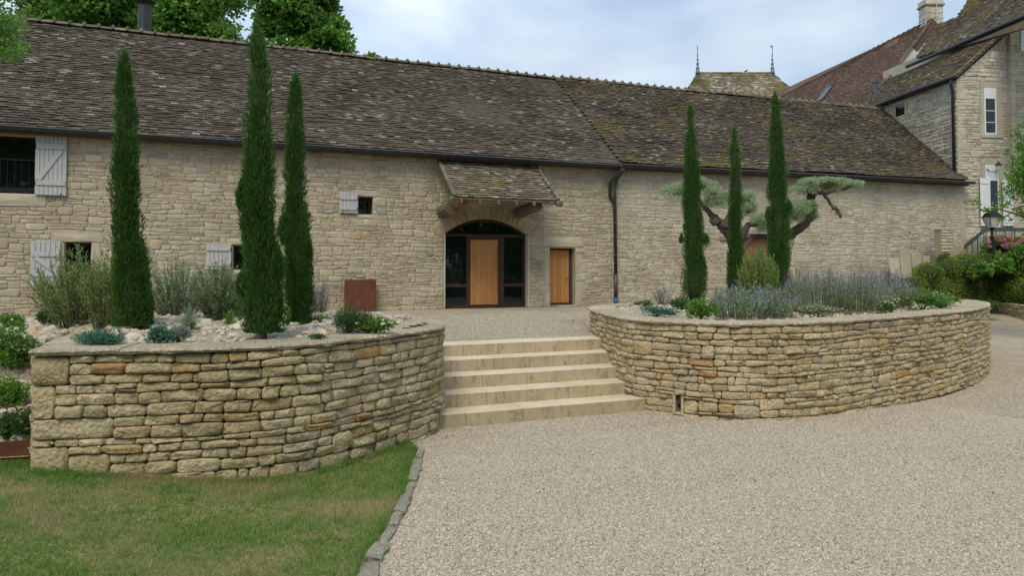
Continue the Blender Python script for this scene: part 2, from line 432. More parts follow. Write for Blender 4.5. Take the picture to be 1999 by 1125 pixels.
M['dark_green'] = leaf_mat('dark_shrub_leaf', [(.035,.085,.025), (.06,.13,.035), (.09,.18,.05)], .3)
M['willow'] = leaf_mat('olive_green_narrow_leaf', [(0.180,0.248,0.075), (0.264,0.342,0.125), (0.360,0.437,0.188), (0.144,0.201,0.062)], .4)
M['grey_green'] = leaf_mat('grey_green_leaf', [(0.184,0.265,0.138), (0.276,0.368,0.207), (0.356,0.448,0.299)], .35)
M['blue_green'] = leaf_mat('blue_green_needle', [(.05,.15,.10), (.08,.21,.15), (.13,.27,.21)], .25)
M['silver_blue'] = leaf_mat('silver_blue_leaf', [(.27,.34,.30), (.36,.42,.40), (.28,.38,.26)], .35)
M['sage'] = leaf_mat('sage_green_leaf', [(.24,.36,.16), (.34,.45,.28), (.44,.52,.42), (.20,.33,.11)], .4)
M['broom'] = leaf_mat('yellow_green_broom_leaf', [(.16,.26,.06), (.24,.35,.09), (.31,.42,.13)], .4)
M['hedge'] = leaf_mat('yellowish_hedge_leaf', [(0.118,0.207,0.026), (0.185,0.290,0.040), (0.265,0.386,0.066)], .35, patch=(1.2, (0.118,0.152,0.040), .5, .62))
M['violet'] = leaf_mat('violet_flower', [(.17,.15,.34), (.26,.23,.42), (.34,.33,.48)], .25)
M['white_fl'] = leaf_mat('white_petal', [(.75,.75,.68), (.82,.82,.78)], .3)
M['pink_fl'] = leaf_mat('pink_petal', [(.55,.16,.27), (.66,.27,.38), (.72,.40,.48)], .3)
M['grass'] = leaf_mat('lawn_grass_blade', [(0.085,0.224,0.027), (0.137,0.306,0.043), (0.201,0.364,0.065), (0.350,0.400,0.162), (0.106,0.258,0.032)], .5, .6, patch=(1.0, (0.550,0.506,0.259), .48, .64))
M['dry_leaf'] = plain('dry_brown_leaf', (.12,.075,.04), .8)
M['stem'] = plain('green_brown_stem', (.09,.085,.045), .8)

# ------------------------------------------------------------------ stone laying
def lay_courses(L, H, hr, wr, rnd, blocks=(), wav=.02, gap=.008, jump=.08, split=.1, v0=0.0, excl=None, snap=()):
    """irregular coursed masonry on a strip L x H: returns outlines (list of (u,v)) of single stones"""
    bounds = [v0]
    for e in sorted(set(snap)) + [H]:
        a_ = bounds[-1]
        if e - a_ < .02: continue
        k = max(1, round((e - a_) / ((hr[0] + hr[1]) / 2))); w_ = [rnd.uniform(*hr) for _ in range(k)]; tw_ = sum(w_); acc = a_
        for x in w_:
            acc += x * (e - a_) / tw_; bounds.append(acc)
    nc = len(bounds) - 1
    seeds = [rnd.uniform(0, 99) for _ in bounds]
    def bd(j, u):
        w = 0 if j in (0, len(bounds)-1) else wav * (min(1, max(0, u-.5)) if snap else 1)
        return bounds[j] + w * pnoise(u * 1.1 + seeds[j], seeds[j]) * 1.6 + w * .55 * pnoise(u * 4.0 + seeds[j], 3.3)
    occ = {j: [] for j in range(nc)}
    out = []
    def cell(uL, uR, lo, hi, tl, tr):
        pts = []
        cu = rnd.uniform(.05, .13); 
        hgt = hi((uL+uR)/2) - lo((uL+uR)/2); wid = uR - uL
        if wid < .02 or hgt < .015: return
        c = min(.42, (.14 * hgt / wid + cu * .25) * (2.0 if rnd.random() < .22 else 1))
        cs = [c * rnd.uniform(.35, 1.25) for _ in range(4)]; ct = [rnd.uniform(.06, .24) for _ in range(4)]
        st = [(cs[0],0),(.5+rnd.uniform(-.1,.1),0),(1-cs[1],0),(1,ct[1]),(1,1-ct[2]),(1-cs[2],1),(.5+rnd.uniform(-.1,.1),1),(cs[3],1),(0,1-ct[3]),(0,ct[0])]
        for s_, t_ in st:
            l = uL + tl * (t_ - .5); r = uR + tr * (t_ - .5)
            u = l + (r - l) * s_
            a, b = lo(u), hi(u)
            g = min(gap * rnd.uniform(.4, 1.3), hgt * .12, wid * .12)
            v = a + g + (b - a - 2 * g) * t_
            u += g * (1 - 2 * s_) 
            u += rnd.uniform(-1, 1) * gap * .35; v += rnd.uniform(-1, 1) * gap * .35
            pts.append((u, v))
        out.append(pts)
    for j in range(nc):
        vm0, vm1 = bounds[j], bounds[j+1]
        bl = [(a, b) for (a, b) in occ[j]]
        for (u0, u1, w0, w1) in blocks:
            if min(vm1, w1) - max(vm0, w0) > .25 * (vm1 - vm0): bl.append((u0, u1))
        if excl:
            bl += excl(vm0, vm1)
        bl.sort(); free = []; c = 0.0
        for a, b in bl:
            if a > c: free.append((c, a))
            c = max(c, b)
        if c < L: free.append((c, L))
        for fa, fb in free:
            u = fa; tprev = 0.0
            h = vm1 - vm0
            while u < fb - .015:
                w = rnd.uniform(*wr) * (.7 + .5 * min(1.3, h / ((hr[0]+hr[1])/2)))
                if rnd.random() < .12: w *= .5
                if fb - (u + w) < wr[0] * .6: w = fb - u
                end = u + w
                tn = 0.0 if end >= fb - 1e-6 else rnd.uniform(-.25, .25) * h
                if j + 1 < nc and rnd.random() < jump and w > wr[0] and not any(min(end, b) - max(u, a) > 0 for (a, b) in occ[j+1]) \
                   and not any(min(end, bb[1]) - max(u, bb[0]) > 0 and bb[2] < bounds[j+2] and bb[3] > vm1 for bb in blocks) and not (excl and any(min(end, b) - max(u, a) > 0 for a, b in excl(vm1, bounds[j+2]))):
                    occ[j+1].append((u, end))
                    cell(u, end, lambda x, j=j: bd(j, x), lambda x, j=j: bd(j+2, x), tprev, tn)
                elif rnd.random() < split and h > hr[0] * 1.1:
                    k = rnd.uniform(.4, .6)
                    mid = lambda x, j=j, k=k: bd(j, x) * (1-k) + bd(j+1, x) * k
                    cell(u, end, lambda x, j=j: bd(j, x), mid, tprev * .5, tn * .5)
                    cell(u, end, mid, lambda x, j=j: bd(j+1, x), tprev * .5, tn * .5)
                else:
                    cell(u, end, lambda x, j=j: bd(j, x), lambda x, j=j: bd(j+1, x), tprev, tn)
                u = end; tprev = tn
    return out

def stone_geo(pts, mp_, rnd, proud, depth, flat=True, rel=1.0):
    """one stone: outline -> rough proud block; mp_(u,v,w)->world"""
    n = len(pts)
    cu = sum(p[0] for p in pts) / n; cv = sum(p[1] for p in pts) / n
    p = proud * rnd.uniform(.45, 1.35)
    vs = []
    if depth > 0:
        for u, v in pts: vs.append(mp_(u, v, -depth))
    for u, v in pts: vs.append(mp_(u, v, p * rnd.uniform(.4, .85)))
    k = rnd.uniform(.66, .88)
    tu, tv = rnd.uniform(-.5, .5) * p, rnd.uniform(-.6, .6) * p
    for u, v in pts:
        kk = k * rnd.uniform(.86, 1.12)
        du, dv = (u - cu), (v - cv)
        mu = max(abs(q[0]-cu) for q in pts); mv = max(abs(q[1]-cv) for q in pts)
        vs.append(mp_(cu + du * kk, cv + dv * kk, p * rnd.uniform(.62, 1.22) + (tu * du / mu + tv * dv / mv) * rel))
    vs.append(mp_(cu + rnd.uniform(-.15, .15) * (pts[2][0]-pts[0][0]), cv, p * rnd.uniform(.95, 1.35)))
    fs = []
    rings = 3 if depth > 0 else 2
    for r in range(rings - 1):
        for i in range(n):
            a, b = r*n+i, r*n+(i+1) % n
            fs.append((a, b, b+n, a+n))
    c = rings * n
    for i in range(n): fs.append(((rings-1)*n+i, (rings-1)*n+(i+1) % n, c))
    return vs, fs

def put_stones(stones, mat, parent, name='stone', limit=300, rank=None, smooth=False):
    """stones: list of (verts, faces); the largest in view become parts, the rest one stuff part"""
    sc = []
    for i, (vs, fs) in enumerate(stones):
        c = sum((Vector(v) for v in vs), Vector()) / len(vs)
        px, py, z = proj(c)
        vis = -20 < px < 2020 and -20 < py < 1145 and (c - CO).dot(FW) > 0
        e = max((Vector(vs[0]) - Vector(v)).length for v in vs)
        sc.append((-(e / z) if vis else 1.0, i))
    sc.sort()
    top = [i for s, i in sc[:limit]]; rest = [i for s, i in sc[limit:]]
    for i in top:
        vs, fs = stones[i]; obj(name, vs, fs, mat, parent, smooth)
    if rest:
        mb = MB()
        for i in rest: mb.add(*stones[i])
        struct(mb.obj(name + ('_infill' if name == 'stone' else '_field'), mat, parent, smooth), 'stuff')

# smooth path through points, with arc length
class Path:
    def __init__(s, pts, step=.05):
        P = [Vector((x, y)) for x, y in pts]; out = []
        for i in range(len(P)-1):
            p0 = P[max(i-1, 0)]; p1 = P[i]; p2 = P[i+1]; p3 = P[min(i+2, len(P)-1)]
            n = max(2, int((p2-p1).length / step))
            for k in range(n):
                t = k/n
                out.append(.5*((2*p1)+(-p0+p2)*t+(2*p0-5*p1+4*p2-p3)*t*t+(-p0+3*p1-3*p2+p3)*t**3))
        out.append(P[-1]); s.p = out
        s.s = [0.0]
        for a, b in zip(out, out[1:]): s.s.append(s.s[-1] + (b-a).length)
        s.L = s.s[-1]
    def at(s, u):
        u = min(max(u, 0), s.L)
        lo, hi = 0, len(s.s)-1
        while hi - lo > 1:
            m = (lo+hi)//2
            if s.s[m] <= u: lo = m
            else: hi = m
        t = (u - s.s[lo]) / max(1e-9, s.s[hi]-s.s[lo])
        p = s.p[lo].lerp(s.p[hi], t)
        a = s.p[max(lo-2, 0)]; b = s.p[min(hi+2, len(s.p)-1)]
        d = (b-a).normalized()
        return p, Vector((d.y, -d.x))        # outward = right of travel
    def map(s, z0=0.0):
        def f(u, v, w):
            p, n = s.at(u); return (p.x + n.x*w, p.y + n.y*w, z0 + v)
        return f

# ------------------------------------------------------------------ ground
def sstep(a, b, x):
    t = min(1, max(0, (x-a)/(b-a))); return t*t*(3-2*t)
def gz(X, Y):
    z = .10 * max(0.0, .3 - X) if X > -6 else .63
    z -= .09 * math.exp(-((X-10.5)/2.5)**2) * math.exp(-((Y-8)/3)**2)
    z += .30 * sstep(12, 19, X) * sstep(9, 17, Y)
    return z + .012 * pnoise(X*.5, Y*.5, 3)
KP = [atz(x, y, 0.0) for x, y in [(716, 1125), (742, 1075), (768, 1030), (790, 985), (806, 940), (815, 905), (822, 880)]]
def kerbx(Y):
    if Y <= KP[0].y:
        s = (KP[1].x-KP[0].x)/(KP[1].y-KP[0].y); return KP[0].x + s*(Y-KP[0].y)*.6
    for a, b in zip(KP, KP[1:]):
        if Y <= b.y: return a.x + (b.x-a.x)*(Y-a.y)/(b.y-a.y)
    return KP[-1].x
def sheet(name, rows, xa, xb, nx, mat, dz=0.0, kind='structure'):
    vs, fs = [], []
    for j, Y in enumerate(rows):
        a, b = xa(Y), xb(Y)
        for i in range(nx+1):
            t = i/nx; X = a + (b-a)*t
            vs.append((X, Y, gz(X, Y) + dz))
    for j in range(len(rows)-1):
        for i in range(nx):
            p = j*(nx+1)+i; fs.append((p, p+1, p+nx+2, p+nx+1))
    return struct(obj(name, vs, fs, mat, None, True), kind)
rows_a = [-6 + .25*i for i in range(int(13.4/.25)+1)] + [7.45]
yk = KP[-1].y
far = [yk + .3*i for i in range(0, 26)] + [16, 18, 21, 25, 30, 36]
sheet('gravel_drive', sorted(set([r for r in rows_a if r < yk] + far)), lambda Y: kerbx(Y) if Y <= yk else (KP[-1].x - .9*(Y > yk+.2)), lambda Y: 46, 90, M['gravel'])
LAWN_ROWS = [r for r in rows_a if r < yk] + [yk, 7.3, 7.6]
sheet('lawn_ground', sorted(set(LAWN_ROWS)), lambda Y: -16, lambda Y: kerbx(Y), 60, M['soil'], .004)
struct(obj('ground', [(-500,-500,-.6),(500,-500,-.6),(500,500,-.6),(-500,500,-.6)], [(0,1,2,3)], M['field']))

# terrace in front of the barn
TZ = .825
tv = [(1.2,9.86),(6.2,9.86),(6.2,13.5),(15,13.5),(20,16.8),(26.5,17.9),(27,18.3),(-12,18.3),(-12,10.9),(-2,10.6),(1.2,10.2)]
vs = [(x, y, TZ-.012) for x, y in tv]; n = len(vs)
vs += [(x, y, -.3) for x, y in tv]
struct(obj('terrace', vs, [tuple(range(n))] + [(i, i+n, (i+1) % n + n, (i+1) % n) for i in range(n)], M['gravel_far']))

# kerb of single grey stones between lawn and drive
kerb = thing('stone_kerb', 'row of narrow rough grey stones edging the lawn along the gravel drive', 'kerb', (KP[3].x, KP[3].y, 0))
kr = random.Random(5)
M['kerb'] = stone_mat('grey_kerb_stone', [(0, (0.375,0.362,0.305)), (.5, (0.525,0.500,0.427)), (1, (0.425,0.388,0.317))], lichen=(0.275,0.288,0.195), lich_amt=.7, stain=.5, hewn=True)
Y = -1.0
while Y < KP[-1].y - .02:
    ln = kr.uniform(.22, .5); Y2 = min(Y + ln - .012, KP[-1].y)
    a = Vector((kerbx(Y), Y, 0)); b = Vector((kerbx(Y2), Y2, 0))
    t = (b-a).normalized(); s = Vector((t.y, -t.x, 0)); w = kr.uniform(.032, .062); h = kr.uniform(.015, .045)
    n = 5; vs, fs = [], []
    for i in range(n+1):
        c = a.lerp(b, i/n); z0 = gz(c.x, c.y); e = .85 if i in (0, n) else 1.0
        for q, (ww, hh) in enumerate([(-w, -.05), (-w*e, h*.8), (-w*.6, h*1.1*e), (w*.6, h*e), (w*e, h*.7), (w, -.05)]):
            vs.append((c.x+s.x*ww+kr.uniform(-.011,.011), c.y+s.y*ww+kr.uniform(-.011,.011), z0+hh+kr.uniform(-.007,.007)))
    for i in range(n):
        for q in range(5):
            p = i*6+q; fs.append((p, p+1, p+7, p+6))
    fs += [tuple(range(6))[::-1], tuple(n*6+q for q in range(6))]
    obj('kerb_stone', vs, fs, M['kerb'], kerb)
    Y += ln

# ------------------------------------------------------------------ the two raised planters
CT, CB = 1.245, 1.195
def coping(path, root, mat, rnd, u0, u1, inner=.42, seg=(.7, 1.2)):
    u = u0; f = path.map(0)
    while u < u1 - .05:
        e = min(u1, u + rnd.uniform(*seg)); 
        if u1 - e < .3: e = u1
        n = max(3, int((e-u-.004)/.07)); vs, fs = [], []
        zt = rnd.uniform(-.004, .004)
        for i in range(n+1):
            uu = u + (e-.004-u)*i/n
            ed = .058 + .034*pnoise(uu*2.2, 5.5) + .034*pnoise(uu*9, 2.2) + .012*pnoise(uu*25, 8)
            th = .012*pnoise(uu*5, 9.9)
            for w, z in [(-inner+.03*pnoise(uu*3, 7), CB), (-inner+.03*pnoise(uu*3, 7), CT+zt+.01*pnoise(uu*3, .3)), (-inner*.45, CT+zt+.014*pnoise(uu*4, 1.7)),
                         (ed-.05, CT+zt+.010*pnoise(uu*5, 4.1)), (ed-.012, CT+zt-.008+.006*pnoise(uu*8, 4.1)), (ed+.014*pnoise(uu*14, 1.1), CT-.024+zt+.012*pnoise(uu*11, 3.1)), (ed-.018+.014*pnoise(uu*14, 6.1), CB-.002+th*1.5), (ed-.05, CB-.002)]:
                vs.append(f(uu, z, w))
        m = 8
        for i in range(n):
            for q in range(m-1):
                p = i*m+q; fs.append((p, p+m, p+m+1, p+1))
        fs += [tuple(range(m)), tuple(n*m+q for q in range(m))[::-1]]
        obj('coping_stone', vs, fs, mat, root)
        u = e
def planter(root, path, uvis, seed, smat, blocks, big, hr, wr):
    rnd = random.Random(seed)
    f = path.map(0)
    n = int(path.L/.12); vs, fs = [], []
    for i in range(n+1):
        u = path.L*i/n
        vs += [f(u, -.1, -.045), f(u, CB-.004, -.045), f(u, CB-.004, -.35), f(u, -.1, -.35)]
    for i in range(n):
        p = i*4; fs += [(p, p+4, p+5, p+1), (p+1, p+5, p+6, p+2), (p+2, p+6, p+7, p+3)]
    core = obj('wall_core', vs, fs, M['joint_earth'], root)
    st = lay_courses(uvis[1], CB-.006, hr, wr, rnd, blocks + big, wav=.024, gap=.0042, jump=.02, split=.025, v0=-.06, snap=[q for b_ in big for q in b_[2:]])
    st = [p for p in st if p[0][0] >= uvis[0]]
    for (u0, u1, v0, v1) in big:
        c = .03
        st.append([(u0+c,v0+.005),((u0+u1)/2,v0+.004),(u1-c,v0+.006),(u1-.006,v0+c),(u1-.006,v1-c),(u1-c,v1-.005),((u0+u1)/2,v1-.008),(u0+c,v1-.006),(u0+.004,v1-c),(u0+.004,v0+c)])
    geo = [stone_geo(p, f, rnd, .030, .05) for p in st]
    put_stones(geo, smat, root, smooth=True)
    return rnd

left = thing('planter_wall', 'curved drystone retaining wall with greenish grey stones and big corner blocks left of the steps', 'stone wall', (0.3, 6.9, 0))
LP = Path([(-1.69,7.0),(-1.15,6.88),(-.32,6.70),(.28,6.67),(.76,6.84),(1.34,7.24),(1.74,7.54),(2.05,7.82),(2.26,8.16),(2.36,8.6),(2.36,9.1),(2.1,9.7),(1.5,10.1),(.6,10.4),(-.6,10.6),(-2.0,10.7)])
ul = min(range(len(LP.p)), key=lambda i: (LP.p[i]-Vector((2.36, 9.3))).length); ULV = LP.s[ul]
bigs = [(0,.30,.93,1.185), (0,.19,.64,.93), (0,.66,.46,.64), (0,.19,.40,.46), (0,.30,.14,.40)]
nl = min(range(len(LP.p)), key=lambda i: (LP.p[i]-Vector((2.17, 8.02))).length); UNL = LP.s[nl]
nicheL = (UNL-.06, UNL+.06, .0, .20)
rl = planter(left, LP, (0, ULV), 21, M['drystone_left'], [nicheL], bigs, (.058, .108), (.12, .31))
coping(LP, left, M['coping'], rl, 0, LP.L)
RP2 = Path([(-1.69, 8.9), (-1.69, 7.04)])
f = RP2.map(0)
st = lay_courses(RP2.L, CB-.006, (.06,.11), (.15,.34), rl, [], gap=.0055, v0=-.02)
put_stones([stone_geo(p, f, rl, .028, .05) for p in st], M['drystone_left'], left, limit=0)
mb = MB(); mb.box((-1.66, 7.06, -.1), (-1.32, 8.9, CB-.006)); mb.obj('wall_core', M['joint_earth'], left)
mb = MB(); mb.box((-1.72, 7.42, CB), (-1.30, 8.95, CT)); mb.obj('coping_stone', M['coping'], left)

right = thing('planter_wall', 'long curved drystone retaining wall of honey coloured stones right of the steps', 'stone wall', (6.7, 6.95, 0))
RPATH = Path([(6.8,11.7),(6.1,11.3),(5.6,10.5),(5.36,9.8),(5.25,9.35),(5.13,8.9),(5.05,8.5),(5.06,8.15),(5.24,7.8),(5.47,7.47),(5.77,7.2),(6.2,7.0),(6.74,6.95),(7.6,7.02),(8.6,7.22),(9.5,7.42),(10.5,7.68),(11.9,8.2),(13.2,8.85),(14.4,9.75),(14.9,10.6),(14.5,11.5),(13.0,12.2)])
def near_u(path, x, y): return path.s[min(range(len(path.p)), key=lambda i: (path.p[i]-Vector((x, y))).length)]
pn = atz(1317, 790, .15); UN = near_u(RPATH, 5.36, 7.62)
nicheR = (UN-.075, UN+.075, .02, .28)
pn2 = near_u(RPATH, 9.9, 7.52); nicheR2 = (pn2-.045, pn2+.045, .03, .30)
rr = planter(right, RPATH, (near_u(RPATH, 5.9, 11.0), RPATH.L-2.0), 33, M['drystone_right'], [nicheR, nicheR2], [], (.058, .108), (.12, .31))
coping(RPATH, right, M['coping'], rr, 0, RPATH.L)
def niche(path, root, nc, mat):
    f = path.map(0); u0, u1, v0, v1 = nc
    for a, b, c, d in [(u0, u0+.035, v0, v1), (u1-.035, u1, v0, v1)]:
        mb = MB(); q = [f(a,c,.02), f(b,c,.02), f(b,c,-.04), f(a,c,-.04), f(a,d,.015), f(b,d,.015), f(b,d,-.04), f(a,d,-.04)]
        mb.add(q, [(0,1,5,4),(1,2,6,5),(3,0,4,7),(4,5,6,7),(0,3,2,1)]); mb.obj('drain_slab', M['drystone_right'], root)
    mb = MB(); mb.add([f(u0,v0,.03), f(u1,v0,.03), f(u1,v0+.02,-.045), f(u0,v0+.02,-.045)], [(0,1,2,3)]); mb.obj('drain_sill', mat, root)
    mb = MB(); c = Vector(f((u0+u1)/2, (v0+v1)/2-.02, -.042)); n = Vector(f((u0+u1)/2, 0, 1)) - Vector(f((u0+u1)/2, 0, 0))
    mb.tube([c, c+n*.012], .028, 10); mb.obj('drain_pipe', M['black_iron'], root)
niche(RPATH, right, nicheR, M['dressed']); niche(RPATH, right, nicheR2, M['dressed']); niche(LP, left, nicheL, M['dressed'])

def inside(x, y, poly):
    c = False; j = len(poly)-1
    for i in range(len(poly)):
        xi, yi = poly[i]; xj, yj = poly[j]
        if (yi > y) != (yj > y) and x < (xj-xi)*(y-yi)/(yj-yi)+xi: c = not c
        j = i
    return c
def off_poly(path, w, m=80):
    f = path.map(0); return [f(path.L*i/m, 0, w)[:2] for i in range(m+1)]
PL, PR = off_poly(LP, -.2), off_poly(RPATH, -.2)
PLi, PRi = off_poly(LP, -.40), off_poly(RPATH, -.40)
def bl(X, Y):
    inn = 1.21 + .10*sstep(7.1, 8.6, Y) + .03*pnoise(X*1.5, Y*1.5, 8)
    if X > -1.5: return inn
    ramp = min(1.25, .28 + max(0, Y-7.3)*.34) + .03*pnoise(X*2, Y*2, 1)
    if Y > 8.7: return ramp + (inn-ramp)*sstep(-2.9, -1.5, X)
    return ramp
def br(X, Y):
    return 1.19 + .09*math.exp(-((X-8.6)/3.2)**2-((Y-9.6)/1.3)**2) + .03*pnoise(X*1.5, Y*1.5, 8)
def bed(name, hf, ok, x0, x1, y0, y1, st=.11):
    nx, ny = int((x1-x0)/st), int((y1-y0)/st); vs, fs = [], []
    for j in range(ny+1):
        for i in range(nx+1):
            X, Y = x0+i*st, y0+j*st; vs.append((X, Y, hf(X, Y)))
    for j in range(ny):
        for i in range(nx):
            if ok(x0+(i+.5)*st, y0+(j+.5)*st):
                p = j*(nx+1)+i; fs.append((p, p+1, p+nx+2, p+nx+1))
    return struct(obj(name, vs, fs, M['gravel_far'], None, True))
okL = lambda x, y: inside(x, y, PL) if x > -1.5 else (x < -1.55 and 7.26 < y < 10.7)
bed('left_planting_bed', bl, okL, -8, 2.6, 7.0, 10.8)
bed('right_planting_bed', br, lambda x, y: inside(x, y, PR), 5.0, 15.0, 6.9, 12.4)
edge = MB(); edge.box((-8, 7.24, .1), (-1.74, 7.25, .42))
for x in (-2.9, -4.6): edge.box((x, 7.250, .05), (x+.05, 7.27, .40))
tag(edge.obj('corten_edging', M['corten'], None), 'low strip of rusty steel edging between lawn and rocks at the wall end', 'edging')

# white limestone rocks on the beds
def ico():
    t = (1+5**.5)/2
    v = [(-1,t,0),(1,t,0),(-1,-t,0),(1,-t,0),(0,-1,t),(0,1,t),(0,-1,-t),(0,1,-t),(t,0,-1),(t,0,1),(-t,0,-1),(-t,0,1)]
    f = [(0,11,5),(0,5,1),(0,1,7),(0,7,10),(0,10,11),(1,5,9),(5,11,4),(11,10,2),(10,7,6),(7,1,8),(3,9,4),(3,4,2),(3,2,6),(3,6,8),(3,8,9),(4,9,5),(2,4,11),(6,2,10),(8,6,7),(9,8,1)]
    return [Vector(x).normalized() for x in v], f
def ico2():
    v, f = ico(); v = list(v); mid = {}; nf = []
    def m(a, b):
        k = (min(a,b), max(a,b))
        if k not in mid: mid[k] = len(v); v.append(((v[a]+v[b])/2).normalized())
        return mid[k]
    for a, b, c in f:
        x, y, z = m(a,b), m(b,c), m(c,a); nf += [(a,x,z),(b,y,x),(c,z,y),(x,y,z)]
    return v, nf
IV, IF = ico(); IV2, IF2 = ico2()
rk = random.Random(8)
def rock_verts(rnd, V_):
    # a lump cut by a few planes, so it breaks into flat faces
    pl = []
    for _ in range(rnd.randint(5, 8)):
        d = Vector((rnd.gauss(0,1), rnd.gauss(0,1), rnd.gauss(0,1))).normalized(); pl.append((d, rnd.uniform(.55, .85)))
    out = []
    sc = Vector((rnd.uniform(.75,1.25), rnd.uniform(.6,1.0), rnd.uniform(.45,.8)))
    for v in V_:
        p = v.copy()
        for d, k in pl:
            e = p.dot(d) - k
            if e > 0: p -= d*e
        out.append(Vector((p.x*sc.x, p.y*sc.y, p.z*sc.z)))
    return out
ROCKM = []
for i in range(8):
    vs = rock_verts(rk, IV2); ROCKM.append(mesh('rock', vs, IF2, M['rock']))
rocks = []
def scatter_rocks(hf, ok, box, n, smin, smax, clear=()):
    x0, x1, y0, y1 = box
    for _ in range(n):
        X, Y = rk.uniform(x0, x1), rk.uniform(y0, y1)
        if not ok(X, Y): continue
        s = smin + (smax-smin)*rk.random()**2.2
        z = hf(X, Y) + s*.12
        px, py, D = proj((X, Y, z))
        rocks.append((s/D if -10 < px < 2010 else 0, X, Y, z, s))
inL = lambda x, y: inside(x, y, PLi) if x > -1.2 else (x < -1.75 and 7.30 < y < 10.6) or (x >= -1.75 and y > 9.0 and y < 10.5)
inR = lambda x, y: inside(x, y, PRi)
scatter_rocks(bl, inL, (-1.3, 2.3, 6.9, 10.5), 1500, .028, .085)
scatter_rocks(bl, inL, (-4.6, -1.3, 7.2, 10.5), 2100, .035, .10)
scatter_rocks(br, inR, (5.2, 14.6, 7.1, 12.0), 2200, .025, .075)
rocks.sort(reverse=True)
mb = MB()
for i, (k, X, Y, z, s) in enumerate(rocks):
    mat = Matrix.Translation((X, Y, z)) @ Matrix.Rotation(rk.uniform(0, 6.28), 4, 'Z') @ Matrix.Rotation(rk.uniform(-.5, .5), 4, 'X') @ Matrix.Diagonal((s, s, s, 1))
    if i < 150:
        o = bpy.data.objects.new('rock', ROCKM[i % 8]); COL.objects.link(o); o.matrix_world = mat
        zn = 'on the bank left of the left wall end' if X < -1.6 else 'beside the two bluish cushions behind the left coping' if X < -.3 else 'around the two right hand cypresses of the left bed' if X < 1.2 else 'near the rose at the corner of the left bed' if X < 3 else 'among the low plants of the right bed'
        tag(o, 'pale angular limestone rock ' + zn, 'rock', 'loose limestone rocks ' + zn)
    else:
        vs = rock_verts(rk, IV); mb.add([mat @ v for v in vs], IF)
o = mb.obj('small_rocks', M['rock'], None); struct(o, 'stuff')
o['label'] = 'pale broken limestone mulch covering the raised beds'

# ------------------------------------------------------------------ steps
steps = thing('stone_steps', 'five wide sawn limestone steps rising between the two curved walls', 'steps', (3.7, 8.04, 0))
JP = {1: [913, 1044, 1138], 2: [962, 1055, 1157], 3: [957, 1061], 4: [891, 992, 1076, 1165], 5: [930, 999, 1077, 1164]}
YP = {1: 795, 2: 758, 3: 725, 4: 695, 5: 668}
sr = random.Random(2)
for k in range(1, 6):
    z1 = .165*k; Y0 = 8.04+.38*(k-1)
    xs = [2.02] + [atz(p, YP[k]+14, z1).x for p in JP[k]] + [5.62]
    root = None
    for a, b in zip(xs, xs[1:]):
        mb = MB(); dz = sr.uniform(-.0015, .0015)
        mb.box((a+.0015, Y0+sr.uniform(-.003,.003), z1-.165 - (.12 if k == 1 else .003)), (b-.0015, Y0+.46, z1+dz))
        if root is None:
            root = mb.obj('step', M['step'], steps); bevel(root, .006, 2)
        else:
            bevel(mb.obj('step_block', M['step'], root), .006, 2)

# ------------------------------------------------------------------ tiled roofs
TW, TE, TT = .168, .112, .022
def tile_geo():
    w = TW*.488
    return [(-w,0,TT+.012),(w,0,TT+.012),(w,TE*1.25,.004),(-w,TE*1.25,.004),(-w,0,0),(w,0,0),(w,TE*1.25,-.01),(-w,TE*1.25,-.01)], [(0,1,2,3),(4,5,1,0),(5,6,2,1),(7,4,0,3)]
def tile_roof(root, O0, e, s, ulen, vlen, mat, ok=None, limit=0, seed=0, tw=TW, te=TE, jit=1.0, name='tile', sag=None):
    rnd = random.Random(seed); O0, e, s = Vector(O0), Vector(e).normalized(), Vector(s).normalized()
    n = e.cross(s).normalized()
    if n.z < 0: n = -n
    gv, gf = tile_geo(); su, sv = tw/TW, te/TE
    me = mesh('roof_tile', [(x*su, y*sv, z*max(su,.9)) for x, y, z in gv], gf, mat)
    items = []
    nv = int(vlen/te); nu = int(ulen/tw)
    for j in range(nv):
        rowdz = rnd.uniform(-.004, .004)
        for i in range(-1, nu+1):
            u = (i + (.5 if j % 2 else 0) + .5)*tw; v = j*te
            if u < 0 or u > ulen or (ok and not ok(u, v)): continue
            p = O0 + e*(u+rnd.gauss(0,.003)*jit) + s*(v+rnd.gauss(0,.006)*jit) + n*(max(-.004, rnd.gauss(.002,.005)*jit)+rowdz + (sag(u, v) if sag else 0))
            a = rnd.gauss(0, .025)*jit; tlt = rnd.gauss(0, .03)*jit; rl_ = rnd.gauss(0, .02)*jit
            ee = (e + s*a + n*rl_).normalized(); ss = (s - e*a + n*tlt).normalized(); nn = ee.cross(ss)
            if nn.dot(n) < 0: nn = -nn
            items.append((p, ee, ss, nn))
    sc = []
    if limit:
        for i, it in enumerate(items):
            px, py, D = proj(it[0]); sc.append((D if 0 < px < 1999 and 0 < py < 1125 else 1e6, i))
        sc.sort(); sel = set(i for _, i in sc[:limit])
    else: sel = set()
    mb = MB(); base = [(x*su, y*sv, z*max(su,.9)) for x, y, z in gv]
    flip = e.cross(s).dot(n) < 0
    gff = [f[::-1] for f in gf] if flip else gf
    for i, (p, a, b, c) in enumerate(items):
        if i in sel:
            o = bpy.data.objects.new(name, me); COL.objects.link(o); o.parent = root
            o.matrix_parent_inverse = Matrix.Translation(-Vector(root.location)) if root.type == 'EMPTY' else Matrix.Identity(4)
            m = Matrix((a, b, c)).transposed().to_4x4(); m.translation = p; o.matrix_basis = m
        else:
            mb.add([p + a*x + b*y + c*z for x, y, z in base], gff)
    if mb.v: struct(mb.obj('tile_courses', mat, root), 'stuff')
    return n

